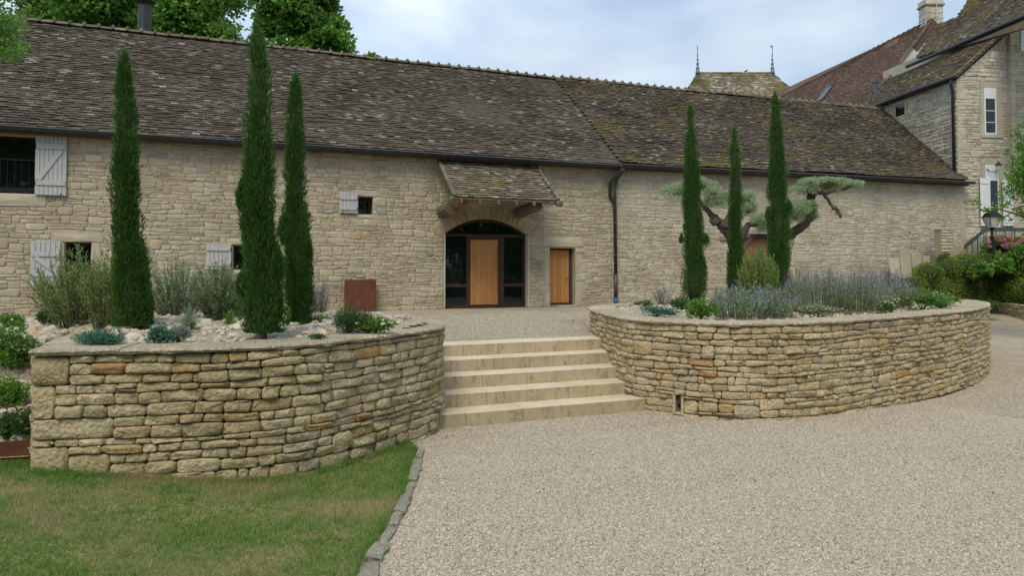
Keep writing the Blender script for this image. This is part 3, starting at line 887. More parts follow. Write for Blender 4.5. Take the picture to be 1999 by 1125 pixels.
barn = thing('barn', 'long low stone barn with a steep mossy tiled roof behind the steps', 'barn', (6.3, 18.1, TZ))
WY, EY, EZ, RY, RZ = 18.1, 17.84, 5.06, 22.5, 8.83
XS, XE0, XE1 = 10.55, 25.75, 27.2
def rise(X): return max(0.0, (X-XS)/15*.19)
sl = Vector((0, RY-EY, RZ-EZ)); SLEN = sl.length; s_ = sl.normalized(); nrm = Vector((0, -s_.z, s_.y))
# roof deck (both slopes); tiles are laid on it
def xend(t): return XE0 + (XE1-XE0)*t
vs = [(-12,EY,EZ-.09),(XE0,EY,EZ-.09+.19),(XE1,RY,RZ-.09+.19),(-12,RY,RZ-.09),(-12,27.1,EZ),(29,27.1,EZ+.19),
      (-12,EY,EZ-.16),(XE0,EY,EZ-.16+.19),(XE1,RY,RZ-.2+.19),(-12,RY,RZ-.2)]
roof = obj('roof', vs, [(0,1,2,3),(3,2,5,4),(6,9,8,7),(0,6,7,1)], M['tile'], barn)
sagf = lambda u, v: .035*pnoise(u*.35, v*.5, 2) + .012*pnoise(u*1.5, v*1.3, 5)
tile_roof(roof, (-9, EY, EZ), (1,0,0), s_, XS+9.02, SLEN-.02, M['tile'], limit=300, seed=1, sag=sagf, jit=1.1)
e2 = Vector((15, 0, .19)).normalized(); O2 = Vector((XS, EY, EZ)) + nrm*.055
tile_roof(roof, O2, e2, s_, XE1-XS, SLEN, M['tile_mossy'], ok=lambda u, v: XS+u < xend(v/SLEN)-.05, seed=2, jit=1.35,
          sag=lambda u, v: .05*pnoise(u*.3+9, v*.5, 2) + .02*pnoise(u*1.5, v*1.3, 5))
rt = random.Random(6)
X = -9.0
me_r = None
rv, rf = [], []
nseg = 6
for i, yy in enumerate((0, .36)):
    for k in range(nseg+1):
        a = math.pi*(k/nseg)
        rv.append((yy, -.13*math.cos(a), .10*math.sin(a)-.02))
for k in range(nseg): rf.append((k, k+1, k+nseg+2, k+nseg+1))
b = len(rv)                                   # raised knob where two tiles lap
for xx, r in ((-.045, .115), (.0, .165), (.045, .118)):
    for k in range(nseg+1):
        a = math.pi*(k/nseg); rv.append((xx, -(r+.02)*math.cos(a), r*math.sin(a)*1.05-.015))
for i in range(2):
    for k in range(nseg):
        p = b+i*(nseg+1)+k; rf.append((p, p+1, p+nseg+2, p+nseg+1))
me_r = mesh('ridge_tile', rv, rf, M['ridge_tile'])
while X < XE1 - .2:
    o = bpy.data.objects.new('ridge_tile', me_r); COL.objects.link(o); o.parent = roof
    zz = RZ + (rise(X)+.04 if X > XS else 0) + .035*pnoise(X*.3, 4)
    o.matrix_basis = Matrix.Translation((X, RY+.02, zz+.03)) @ Matrix.Rotation(rt.gauss(0,.02), 4, 'Z') @ Matrix.Rotation(rt.gauss(0,.025), 4, 'Y')
    X += .36
# stove pipe behind the ridge
fp = atY(282, 62, 23.2); fp.z = 8.3
mb = MB(); mb.lathe(fp, [(.19,0),(.19,1.52),(.17,1.53),(.17,1.62)], 16); flue = mb.obj('flue_pipe', M['zinc'], barn, False)
mb = MB(); mb.lathe(fp+Vector((0,0,1.74)), [(.30,0),(.30,.02),(.20,.09),(.03,.13)], 16); mb.obj('flue_cap', M['zinc'], flue)
mb = MB()
for a in (0, 2.1, 4.2): mb.tube([fp+Vector((.16*math.cos(a), .16*math.sin(a), 1.5)), fp+Vector((.16*math.cos(a), .16*math.sin(a), 1.76))], .012, 5)
mb.obj('cap_strut', M['zinc'], flue)

# ---- barn wall with its openings: (x0,x1,z0,z1)
OPS = dict(loft=(-8.0,-4.39,3.60,4.90), low=(-3.80,-3.27,1.55,2.53), mid=(-.26,.16,1.90,2.50), small=(2.77,3.15,3.35,3.82),
           arch=(5.10,7.62,TZ-.05,3.33), door=(8.27,9.10,TZ-.05,2.53), rear=(14.9,17.18,TZ-.05,2.95))
ARC_S, ARC_T, ACX, AHW = 2.88, 3.33, 6.36, 1.26
arcR = (AHW**2 + (ARC_T-ARC_S)**2)/(2*(ARC_T-ARC_S)); arcC = ARC_T - arcR
def arcz(x): return arcC + math.sqrt(max(0, arcR**2 - (x-ACX)**2))
xs = sorted({-12.0, 10.55, 25.9} | {v for o in OPS.values() for v in o[:2]}); zs = sorted({-.1, 5.25} | {v for o in OPS.values() for v in o[2:]})
wallm = {False: MB(), True: MB()}
for xa, xb in zip(xs, xs[1:]):
    for za, zb in zip(zs, zs[1:]):
        cx, cz_ = (xa+xb)/2, (za+zb)/2
        if any(o[0] < cx < o[1] and o[2] < cz_ < o[3] for o in OPS.values()): continue
        wallm[xa >= 10.5].add([(xa,WY,za),(xb,WY,za),(xb,WY,zb),(xa,WY,zb)], [(0,1,2,3)])
NA = 20
for i in range(NA):
    a = 5.10 + 2.52*i/NA; b = 5.10 + 2.52*(i+1)/NA
    wallm[False].add([(a,WY,arcz(a)),(b,WY,arcz(b)),(b,WY,3.331),(a,WY,3.331)], [(0,1,2,3)])
    wallm[False].add([(a,WY,arcz(a)),(b,WY,arcz(b)),(b,WY+.5,arcz(b)),(a,WY+.5,arcz(a))], [(0,3,2,1)])
for k, (x0,x1,z0,z1) in OPS.items():
    m = wallm[x0 > 10.5]; d = .5; zt = ARC_S if k == 'arch' else z1
    m.add([(x0,WY,z0),(x0,WY,zt),(x0,WY+d,zt),(x0,WY+d,z0)], [(0,1,2,3)])
    m.add([(x1,WY,z0),(x1,WY,zt),(x1,WY+d,zt),(x1,WY+d,z0)], [(0,3,2,1)])
    if k != 'arch': m.add([(x0,WY,z1),(x1,WY,z1),(x1,WY+d,z1),(x0,WY+d,z1)], [(0,1,2,3)])
    m.add([(x0,WY,z0),(x1,WY,z0),(x1,WY+d,z0),(x0,WY+d,z0)], [(0,3,2,1)])
wall = wallm[False].obj('wall', M['barn_mortar'], barn); wallR = wallm[True].obj('wall', M['barn_mortar_right'], barn)
wallR['label'] = 'paler right half of the barn wall'
mb = MB(); mb.box((-12, WY+.52, -.1), (25.8, 27, 5.0)); mb.obj('inner_wall', M['dark_in'], barn)

# dressings exclude rubble; list of (x0,x1,z0,z1)
DR = [(-8.0,-4.15,3.30,3.60), (-8,-4.2,4.9,5.1), (-4.05,-3.02,2.53,2.73), (-3.98,-3.80,1.5,2.53), (-3.27,-3.08,1.5,2.53), (-4.0,-3.05,1.38,1.55),
      (-.42,.32,2.50,2.66), (-.36,.26,1.76,1.90), (2.6,3.28,3.83,4.0), (2.72,3.22,3.23,3.35),
      (8.05,9.38,2.55,2.86), (8.10,8.27,TZ,2.53), (9.10,9.32,TZ,2.53), (17.18,17.48,TZ,3.0), (14.6,17.5,2.95,3.12)]
def mapw(u, v, w): return (u, WY-w, v)
drr = random.Random(44)
def dressed(x0, x1, z0, z1, proud=.022, name='dressed_stone', par=None, mat='dressed', ragged=.012, lab=None):
    c = min(.03, (z1-z0)*.2, (x1-x0)*.2); j = lambda: drr.uniform(-ragged, ragged)
    p = [(x0+c,z0+.003),((x0+x1)/2,z0+.003),(x1-c,z0+.003),(x1-.003+j(),z0+c),(x1-.003+j(),z1-c),(x1-c+j(),z1-.003),((x0+x1)/2,z1+j()),(x0+c+j(),z1-.003),(x0+.003+j(),z1-c),(x0+.003+j(),z0+c)]
    vs, fs = stone_geo(p, mapw, drr, proud, .01, rel=.1)
    o = obj(name, vs, fs, M[mat], par or wall)
    return o
dressed(-8.0,-5.6,3.32,3.60,.05,'sill'); dressed(-5.58,-4.17,3.32,3.60,.05,'sill')
dressed(-4.04,-3.03,2.535,2.72,.03,'lintel'); dressed(-3.97,-3.80,2.0,2.525,.02,'jamb_stone'); dressed(-3.99,-3.80,1.56,1.99,.02,'jamb_stone')
dressed(-3.27,-3.09,2.1,2.525,.02,'jamb_stone'); dressed(-3.27,-3.12,1.56,2.09,.02,'jamb_stone'); dressed(-3.98,-3.06,1.40,1.545,.04,'sill')
dressed(-.41,.31,2.505,2.65,.025,'lintel'); dressed(-.35,.25,1.77,1.895,.03,'sill')
dressed(2.62,3.26,3.83,3.99,.02,'lintel', mat='house_stone'); dressed(2.73,3.21,3.24,3.345,.03,'sill')
dressed(8.07,9.36,2.56,2.85,.02,'lintel', ragged=.03)
for a, b in [(TZ,1.25),(1.26,1.42),(1.43,2.0),(2.01,2.53)]:
    dressed(8.12 - (.18 if b-a < .2 else 0), 8.268, a, b, .018, 'jamb_stone'); 
for a, b in [(TZ,1.55),(1.56,1.78),(1.79,2.36),(2.37,2.53)]:
    dressed(9.103, 9.28+(.14 if b-a < .25 else 0), a, b, .018, 'jamb_stone')
dressed(17.19,17.46,TZ,2.0,.03,'jamb_stone',wallR); dressed(17.19,17.46,2.01,2.96,.03,'jamb_stone',wallR)
dressed(14.3,14.89,2.80,2.97,.08,'corbel',wallR,'brick')
mb = MB(); mb.box((14.55,WY-.06,2.97),(17.3,WY+.2,3.08)); mb.obj('lintel_beam', M['old_beam'], wallR)
# voussoirs of the arch
nv = 19; vr = random.Random(3)
ang = math.asin(AHW/arcR)
for i in range(nv):
    a0 = -ang*1.12 + 2.24*ang*i/nv; a1 = -ang*1.12 + 2.24*ang*(i+1)/nv - .011; ro = arcR+vr.uniform(.30,.40); ri = arcR+.004
    P_ = lambda a, r: (ACX+r*math.sin(a), arcC+r*math.cos(a))
    am = (a0+a1)/2
    pts = [P_(a0,ri), P_(am,ri), P_(a1,ri), P_(a1,ri+.06), P_(a1,ro-.06), P_(a1-.004,ro), P_(am,ro+.01), P_(a0+.004,ro), P_(a0,ro-.06), P_(a0,ri+.06)]
    vs, fs = stone_geo(pts, mapw, vr, .024, .005, rel=.3); obj('arch_stone', vs, fs, M['arch_stone'], wall)
def excl(side):
    def f(v0, v1):
        out = []; vm = (v0+v1)/2
        off = -9.0 if side == 0 else XS
        for (x0,x1,z0,z1) in list(OPS.values()) + DR:
            if min(v1, z1) - max(v0, z0) > .02: 
                out.append((x0-off-.01, x1-off+.01))
        rr_ = arcR+.38                       # arch ring
        for zz in (v0, v1):
            if arcC + rr_*math.cos(ang*1.14) < zz < arcC+rr_:
                h = math.sqrt(max(0, rr_**2-(zz-arcC)**2)); h = min(h, rr_*math.sin(ang*1.14)); out.append((ACX-h-off, ACX+h-off))
        return out
    return f
wr_ = random.Random(9)
st = lay_courses(XS+9.0-.02, 5.1, (.05,.12), (.10,.34), wr_, [], wav=.035, gap=.005, jump=.16, split=.16, v0=TZ-.02, excl=excl(0))
g = [stone_geo(p, lambda u, v, w: (u-9.0, WY-w, v), wr_, .011, .004) for p in st]
put_stones(g, M['barn_stone'], wall, smooth=True)
wr_ = random.Random(19)
st = lay_courses(25.6-XS, 5.2, (.05,.115), (.10,.34), wr_, [], wav=.03, gap=.007, jump=.16, split=.16, v0=TZ-.02, excl=excl(1))
g = [stone_geo(p, lambda u, v, w: (u+XS, WY-w, v), wr_, .009, .004) for p in st]
put_stones(g, M['barn_stone_right'], wallR, smooth=True, limit=120)

# gutters
def gutter(x0, x1, z0, z1, root, y=EY-.075, r=.085):
    n = 8; mb = MB(); v = []; N = 2
    for i in range(N):
        X = x0 + (x1-x0)*i/(N-1); z = z0+(z1-z0)*i/(N-1)
        for k in range(n+1):
            a = math.pi + math.pi*k/n
            v.append((X, y+r*math.cos(a), z+r*math.sin(a)))
        for k in range(n, -1, -1):
            a = math.pi + math.pi*k/n
            v.append((X, y+(r-.006)*math.cos(a), z+(r-.006)*math.sin(a)))
    m = 2*n+2
    mb.add(v, [(k, (k+1) % m, (k+1) % m+m, k+m) for k in range(m)] + [tuple(range(m))[::-1], tuple(m+k for k in range(m))])
    g_ = mb.obj('gutter', M['zinc'], root)
    mb = MB(); mb.tube([(x0, y-r, z0+.004), (x1, y-r, z1+.004)], .010, 6); mb.obj('gutter_bead', M['bright_edge'], g_)
    X = x0+.4
    while X < x1:
        z = z0+(z1-z0)*(X-x0)/(x1-x0); mb = MB(); pts = [(X, y+(r+.004)*math.cos(math.pi+math.pi*k/8), z+(r+.004)*math.sin(math.pi+math.pi*k/8)) for k in range(9)]
        mb.tube(pts, .006, 4); mb.obj('gutter_bracket', M['zinc'], g_); X += .62
    return g_
gutter(-11, 10.45, EZ-.02, EZ-.06, barn); gutter(10.5, 25.9, EZ-.02, EZ+.16, barn)
mb = MB(); mb.box((-12, WY-.17, EZ-.16), (10.5, WY-.13, EZ-.02)); mb.obj('fascia', M['old_beam'], barn)
mb = MB(); mb.add([(10.5,WY-.17,EZ-.16),(10.5,WY-.13,EZ-.16),(25.8,WY-.13,EZ+.02),(25.8,WY-.17,EZ+.02),(10.5,WY-.17,EZ-.04),(10.5,WY-.13,EZ-.04),(25.8,WY-.13,EZ+.14),(25.8,WY-.17,EZ+.14)], [(0,3,2,1),(4,5,6,7),(0,1,5,4),(1,2,6,5),(2,3,7,6),(3,0,4,7)]); mb.obj('fascia', M['old_beam'], barn)
# downpipe with its swan neck, brown lower length and blue end
g0 = (10.47, EY-.08, EZ-.12)
mb = MB(); mb.tube([g0, (10.47,EY-.07,EZ-.22), (10.33,EY+.02,EZ-.42), (10.24,WY-.09,EZ-.55), (10.24,WY-.08,EZ-.95), (10.38,WY-.08,EZ-1.15), (10.40,WY-.08,EZ-1.3), (10.42,WY-.08,1.75)], .05, 10); dp = mb.obj('downpipe', M['zinc'], barn, True)
mb = MB(); mb.tube([(10.56,EY-.07,EZ-.10),(10.56,EY-.05,EZ-.2),(10.45,WY-.1,EZ-.45),(10.40,WY-.09,EZ-.75),(10.40,WY-.09,EZ-1.2)], .042, 10); mb.obj('second_downpipe', M['zinc_brown'], dp, True)
mb = MB(); mb.tube([(10.42,WY-.08,1.74),(10.42,WY-.08,1.03)], .056, 10); mb.obj('lower_pipe', M['zinc_brown'], dp, True)
mb = MB(); mb.tube([(10.42,WY-.08,1.04),(10.42,WY-.08,TZ-.01)], .060, 10); mb.obj('blue_pipe_end', M['blue'], dp, True)
for z in (3.3, 2.35, 1.75, 1.45):
    mb = MB(); mb.tube([(10.42,WY-.08,z-.012),(10.42,WY-.08,z+.012)], .064, 10); mb.obj('pipe_clip', M['bright_edge'], dp)

# shutters
def shutter(x0, x1, z0, z1, rails, brace=None, y=WY-.045, n=6, label=None, mat='shutter', root=barn, hinge=0):
    w = (x1-x0)/n; first = None
    for i in range(n):
        mb = MB(); a = x0+i*w
        mb.box((a+.003, y-.028, z0), (a+w-.003, y, z1))
        if first is None:
            first = mb.obj('shutter', M[mat], root); bevel(first, .003)
            if label: first['label'] = label
        else: bevel(mb.obj('plank', M[mat], first), .003)
    for (r0, r1) in rails:
        mb = MB(); mb.box((x0+.02, y-.052, r0), (x1-.02, y-.0285, r1)); bevel(mb.obj('rail', M[mat], first), .003)
        for q in (.12, .5, .88):
            mb = MB(); c = (x0+(x1-x0)*q, y-.052, (r0+r1)/2); mb.tube([c, (c[0], c[1]-.004, c[2])], .007, 6); mb.obj('nail', M['black_iron'], first)
    if brace:
        (ax, az), (bx, bz) = brace; d = Vector((bx-ax, 0, bz-az)); p = Vector((-d.z, 0, d.x)).normalized()*.05
        mb = MB(); mb.obox(Vector((ax, y-.051, az))-p, d, p*2, Vector((0, .022, 0))); bevel(mb.obj('brace', M[mat], first), .003)
    hx = x0 if hinge else x1
    for (r0, r1) in rails[:1]+rails[-1:]:
        mb = MB(); mb.tube([(hx, y-.03, r0-.01), (hx, y-.03, r1+.01)], .011, 6); mb.obj('hinge', M['black_iron'], first)
    mb = MB(); xl = x1-.09 if hinge else x0+.1; mb.tube([(xl, y-.06, z0+.05), (xl-.03, y-.05, z0-.04)], .009, 5); mb.obj('catch', M['black_iron'], first)
    return first
shutter(-4.37,-3.77,3.58,4.94, [(3.80,3.90),(4.62,4.74)], ((-4.31,3.92),(-3.88,4.60)), n=7, label='tall pale grey shutter with one diagonal brace', hinge=1)
shutter(-4.43,-3.86,1.53,2.55, [(1.75,1.83),(2.20,2.28)], ((-3.92,1.86),(-4.34,2.18)), n=6, label='lower pale grey shutter with a falling brace')
shutter(-.87,-.30,1.91,2.54, [(1.99,2.07),(2.36,2.44)], n=6, label='small squarish pale grey shutter with two rails')
shutter(2.27,2.74,3.37,3.91, [(3.45,3.51),(3.72,3.78)], n=5, label='smallest pale grey shutter near the canopy')

def pane(root, x0, x1, z0, z1, y):
    mb = MB(); mb.box((x0, y, z0), (x1, y+.012, z1)); return mb.obj('pane', M['glass'], root)
def window(x0, x1, z0, z1, y, fr, mat, root=barn, mull=(), trans=(), name='window'):
    mb = MB()
    mb.box((x0,y,z0),(x0+fr,y+.05,z1)); mb.box((x1-fr,y,z0),(x1,y+.05,z1)); mb.box((x0+fr,y+.001,z1-fr),(x1-fr,y+.049,z1)); mb.box((x0+fr,y+.001,z0),(x1-fr,y+.049,z0+fr))
    for m_ in mull: mb.box((m_-fr/2,y+.002,z0+fr),(m_+fr/2,y+.048,z1-fr))
    for t_ in trans: mb.box((x0+fr,y+.003,t_-fr/2),(x1-fr,y+.047,t_+fr/2))
    w_ = mb.obj(name, mat, root); pane(w_, x0+fr*.5, x1-fr*.5, z0+fr*.5, z1-fr*.5, y+.02); return w_
w_ = window(-8,-4.40,3.61,4.90,WY+.24,.05,M['black_iron'], mull=(-6.2,)); 
for i in range(26):
    x = -7.9+i*.135; mb = MB(); mb.tube([(x,WY+.10,3.66),(x,WY+.10,4.35)], .008, 6); mb.obj('railing_bar', M['black_iron'], w_)
mb = MB(); mb.box((-8,WY+.08,3.64),(-4.42,WY+.12,3.74)); mb.obj('railing_foot', M['black_iron'], w_)
mb = MB(); mb.box((-8,WY+.085,4.35),(-4.42,WY+.115,4.38)); mb.obj('railing_top', M['black_iron'], w_)
window(-3.79,-3.28,1.56,2.525,WY+.20,.04,M['frame_brown'])
window(-.25,.15,1.91,2.495,WY+.18,.035,M['frame_brown'])
w_ = window(2.78,3.14,3.36,3.81,WY+.22,.035,M['frame_brown'], mull=(2.96,))
for x in (2.86, 2.96, 3.06):
    mb = MB(); mb.tube([(x,WY+.08,3.36),(x,WY+.08,3.81)], .009, 6); mb.obj('iron_bar', M['black_iron'], w_)
for z in (3.47, 3.70):
    mb = MB(); mb.tube([(2.78,WY+.07,z),(3.14,WY+.07,z)], .009, 6); mb.obj('iron_bar', M['black_iron'], w_)

# corten hatch
mb = MB(); mb.box((2.42,WY-.30,TZ-.01),(3.19,WY-.29,1.64)); mb.box((2.42,WY-.2895,TZ),(2.43,WY-.02,1.63)); mb.box((3.18,WY-.2895,TZ),(3.19,WY-.02,1.63)); mb.box((2.4305,WY-.2895,1.615),(3.1795,WY-.02,1.6395))
hatch = mb.obj('corten_box', M['corten'], None); tag(hatch, 'rusty brown steel box standing against the barn wall', 'metal box')
mb = MB(); mb.tube([(2.55,WY-.296,1.64),(2.55,WY-.296,1.67)], .02, 8); mb.tube([(3.05,WY-.296,1.64),(3.05,WY-.296,1.67)], .02, 8); mb.obj('hinge', M['corten'], hatch)

# arched entrance
FY = WY+.22; fr = .055
mb = MB()
x0, x1 = 5.13, 7.59; zb = TZ+.005
LX0, LX1, LZ = 5.86, 6.88, 2.80
zt = lambda x: arcz(x)-.02
mb.box((x0,FY,zb),(x0+fr*1.3,FY+.07,ARC_S)); mb.box((x1-fr*1.3,FY,zb),(x1,FY+.07,ARC_S))
mb.box((x0+fr*1.3,FY+.001,LZ+.03),(x1-fr*1.3,FY+.069,LZ+.10))
mb.box((LX0-fr,FY+.002,zb),(LX0+.03,FY+.068,LZ+.029)); mb.box((LX1-.03,FY+.002,zb),(LX1+fr,FY+.068,LZ+.029))
mb.box((x0+fr*1.3,FY+.003,1.42),(LX0-fr,FY+.067,1.48)); mb.box((LX1+fr,FY+.003,1.42),(x1-fr*1.3,FY+.067,1.48))
mb.box((x0+fr*1.3,FY+.003,zb),(LX0-fr,FY+.067,zb+.06)); mb.box((LX1+fr,FY+.003,zb),(x1-fr*1.3,FY+.067,zb+.06))
n = 20
for i in range(n):
    a = x0+(x1-x0)*i/n; b = x0+(x1-x0)*(i+1)/n
    mb.add([(a,FY,zt(a)-.06),(b,FY,zt(b)-.06),(b,FY,zt(b)+.03),(a,FY,zt(a)+.03),(a,FY+.07,zt(a)-.06),(b,FY+.07,zt(b)-.06)], [(0,1,2,3),(0,4,5,1)])
screen = mb.obj('arched_screen', M['frame_brown'], barn)
for a, b, c, d in [(x0+.05,LX0-.04,zb+.05,1.43),(x0+.05,LX0-.04,1.47,LZ+.04),(LX1+.04,x1-.05,zb+.05,1.43),(LX1+.04,x1-.05,1.47,LZ+.04)]:
    pane(screen, a, b, c, d, FY+.03)
vs = [(x0+.05,FY+.03,LZ+.09)] + [(x0+.05+(x1-x0-.1)*i/24, FY+.03, zt(x0+.05+(x1-x0-.1)*i/24)-.04) for i in range(25)] + [(x1-.05,FY+.03,LZ+.09)]
obj('pane', vs, [tuple(range(len(vs)))[::-1]], M['glass'], screen)
def board_door(x0, x1, z0, z1, y, n, mat, root=barn, name='door'):
    w = (x1-x0)/n; first = None
    for i in range(n):
        mb = MB(); mb.box((x0+i*w+.002, y, z0), (x0+(i+1)*w-.002, y+.04, z1))
        if first is None: first = mb.obj(name, mat, root); bevel(first, .004)
        else: bevel(mb.obj('board', mat, first), .004)
    return first
dl = board_door(LX0+.06, LX1-.14, zb+.07, LZ-.06, FY-.012, 5, M['pine'])
mb = MB(); mb.box((LX0+.031,FY+.004,zb+.01),(LX1-.031,FY+.05,zb+.068)); mb.box((LX0+.031,FY+.004,LZ-.058),(LX1-.031,FY+.05,LZ+.028)); mb.box((LX0+.031,FY+.0045,zb+.069),(LX0+.058,FY+.05,LZ-.059)); mb.box((LX1-.139,FY+.0045,zb+.069),(LX1-.031,FY+.05,LZ-.059)); mb.obj('door_frame', M['frame_brown'], dl)
mb = MB(); mb.box((LX1-.155,FY-.09,1.10),(LX1-.115,FY-.06,2.55)); mb.box((LX1-.15,FY-.06,1.28),(LX1-.12,FY+.004,1.36)); mb.box((LX1-.15,FY-.06,2.32),(LX1-.12,FY+.004,2.40)); mb.obj('handle', M['frame_brown'], dl)
mb = MB(); mb.box((LX0-.02,FY-.18,TZ-.01),(LX1+.02,FY,TZ+.03)); mb.obj('threshold', M['frame_brown'], barn)
mb = MB(); mb.box((5.101,WY-.004,TZ),(5.128,FY-.001,ARC_S)); mb.obj('plaster_reveal', M['plaster'], barn); mb = MB(); mb.box((7.592,WY-.004,TZ),(7.619,FY-.001,ARC_S)); mb.obj('plaster_reveal', M['plaster'], barn)
# small plank door
dd = board_door(8.33, 9.0, TZ+.09, 2.47, WY+.22, 5, M['pine'])
dd['label'] = 'small plank door in a pale stone surround'
mb = MB(); mb.box((8.275,WY+.20,TZ+.03),(8.328,WY+.28,2.528)); mb.box((9.002,WY+.20,TZ+.03),(9.095,WY+.28,2.528)); mb.box((8.329,WY+.201,2.472),(9.001,WY+.279,2.527)); mb.box((8.329,WY+.201,TZ+.03),(9.001,WY+.279,TZ+.088)); mb.obj('door_frame', M['zinc_brown'], dd)
mb = MB(); mb.tube([(8.95,WY+.20,1.62),(8.95,WY+.14,1.62),(8.86,WY+.14,1.62)], .01, 6); mb.obj('handle', M['black_iron'], dd)
dressed(8.2,9.2,TZ-.03,TZ+.03,.10,'door_sill')
# wide brown door behind the olive tree
d3 = board_door(14.95, 17.15, TZ+.01, 2.93, WY+.15, 12, M['brown_wood']); d3['label'] = 'wide brown plank door behind the olive tree'

# canopy over the entrance
cx0, cx1 = 4.95, 7.80; cyb, czb = 16.55, 3.74; cyt, czt = WY-.02, 4.90
cs = Vector((0, cyt-cyb, czt-czb)); cl = cs.length; csu = cs.normalized()
mb = MB(); mb.add([(cx0,cyb,czb-.02),(cx1,cyb,czb-.02),(cx1,cyt,czt-.02),(cx0,cyt,czt-.02),(cx0,cyb,czb-.05),(cx1,cyb,czb-.05),(cx1,cyt,czt-.05),(cx0,cyt,czt-.05)], [(0,1,2,3),(7,6,5,4),(4,5,1,0),(5,6,2,1),(7,4,0,3)])
canopy = mb.obj('canopy', M['old_beam'], barn); canopy['label'] = 'small tiled canopy on log brackets over the arched entrance'
tile_roof(canopy, (cx0, cyb, czb), (1,0,0), csu, cx1-cx0, cl, M['tile_canopy'], limit=290, seed=4)
for xe, sx in ((cx0, -1), (cx1, 1)):        # verge capping
    mb_ = []
    k = 5
    for i in range(k):
        a = Vector((xe, cyb, czb)) + csu*cl*i/k; b = Vector((xe, cyb, czb)) + csu*cl*((i+1)/k) - csu*.008
        mb = MB(); nn = Vector((0, -csu.z, csu.y)); mb.obox(a + Vector((-.07 if sx < 0 else -.02, 0, 0)) - nn*.05, Vector((.09,0,0)), b-a, nn*(.085+.008*(k-i)))
        bevel(mb.obj('verge_tile', M['ridge_tile'], canopy), .012)
mb = MB(); mb.tube([(cx1+.04,cyb-.1,czb-.10),(cx1+.04,cyb+.18,czb-.02)], .085, 8); mb.obj('verge_end', M['ridge_tile'], canopy)
mb = MB(); mb.tube([(cx0-.03,cyb-.04,czb-.12),(cx0-.03,cyb+.18,czb-.04)], .11, 8); mb.obj('verge_end', M['ridge_tile'], canopy)
mb = MB(); mb.box((cx0,cyb+.02,czb-.075),(cx1,cyb+.045,czb-.051)); mb.obj('eave_board', M['brown_wood'], canopy)
for i in range(6):
    x = cx0+.12+i*(cx1-cx0-.34)/5; mb = MB(); mb.obox((x, cyb-.02, czb-.145), (.07,0,0), csu*cl, (0,0,.085)); mb.obj('rafter', M['old_beam'], canopy)
mb = MB(); mb.tube([(7.28,WY+.05,3.50),(7.28,16.95,3.60),(7.28,16.72,3.61)], [.17,.155,.15], 12); mb.obj('log_bracket', M['old_beam'], canopy, False)
mb = MB(); mb.tube([(5.06,WY+.05,3.48),(5.06,17.25,3.52)], [.19,.18], 10); lb = mb.obj('log_bracket', M['ridge_tile'], canopy); lb['label'] = 'pale grey end of the left log bracket'
mb = MB(); mb.box((5.12,16.72,3.52),(5.34,WY,3.68)); mb.obj('wall_plate', M['brown_wood'], canopy)
mb = MB(); mb.box((cx0,16.70,3.692),(cx1,16.86,3.74)); mb.obj('purlin', M['old_beam'], canopy)

# ------------------------------------------------------------------ the manor house on the right and the roofs beyond
FWh = Vector((math.sin(PHI), math.cos(PHI), 0))
HA = (RT*-.0976 + FWh*.995).normalized(); HB = (RT*.995 + FWh*.0976).normalized()
C0 = Vector((25.65, 18.2, 0)); Zv = Vector((0, 0, 1))
def hp(s, t, z): return C0 + HA*s + HB*t + Zv*z
house = thing('manor_house', 'tall stone house with steep brown roofs at the right end of the barn', 'house', hp(2, 2, .8))
GL, GU = 9.36, 11.30
wd = [hp(0,0,0), hp(0,2.15,0), hp(0,2.15,GU), hp(0,2.05,11.1), hp(0,0,9.3)]
mb = MB(); mb.add([hp(0,0,0),hp(0,2.2,0),hp(0,2.2,11.15),hp(0,0,9.25)], [(0,1,2,3)])
mb.add([hp(0,0,0),hp(7,0,0),hp(7,0,9.25),hp(0,0,9.25)], [(0,3,2,1)])
mb.add([hp(-.12,2.16,0),hp(-.12,9,0),hp(-.12,9,GU+.1),hp(-.12,2.16,GU+.1)], [(0,1,2,3)]); mb.add([hp(-.12,2.16,0),hp(7.6,2.16,0),hp(7.6,2.16,GU+.5),hp(-.12,2.16,GU+.5)], [(0,3,2,1)])
hwall = mb.obj('wall', M['house_mortar'], house)
hr_ = random.Random(61)
HO = []                       # openings on the front wall in (t0,t1,z0,z1)
def fpt(px, py, off=0.0):
    p = onpl(px, py, C0 - HA*off, HA); d = p - C0; return d.dot(HB), p.z
def sidept(px, py):
    p = onpl(px, py, C0, HB); d = p - C0; return d.dot(HA), p.z
w1 = (*fpt(1921, 262), *fpt(1943, 172)); W1 = (w1[0], w1[2], w1[1], w1[3])
w2 = (*fpt(1924, 443), *fpt(1948, 322)); W2 = (w2[0], w2[2], w2[1], w2[3])
HO = [W1, W2]
def exf(v0, v1):
    o = []
    for (a, b, c, d) in HO:
        if min(v1, d+.28) - max(v0, c-.2) > .02: o.append((a-.16, b+.30))
    lim = (v1-9.3)/.86
    if lim > 0: o.append((0, min(9, lim)))
    return o
st = lay_courses(2.1, 11.0, (.08,.17), (.16,.46), hr_, [], wav=.03, gap=.010, jump=.15, split=.16, v0=1.6, excl=exf)
g = [stone_geo(p, lambda u, v, w: tuple(hp(-w, u, v)), hr_, .022, .004) for p in st]
st = lay_courses(3.0, GU, (.08,.17), (.16,.46), hr_, [], wav=.03, gap=.010, jump=.15, split=.16, v0=1.6)
g += [stone_geo(p, lambda u, v, w: tuple(hp(-.12-w, u+2.4, v)), hr_, .022, .004) for p in st]
hw0 = sidept(1751, 228); hw1 = sidept(1765, 200)
WS = (hw1[0]-.05, hw0[0]+.05, hw0[1], hw1[1]); WS = (min(WS[0], WS[1]), max(WS[0], WS[1]), WS[2], WS[3])
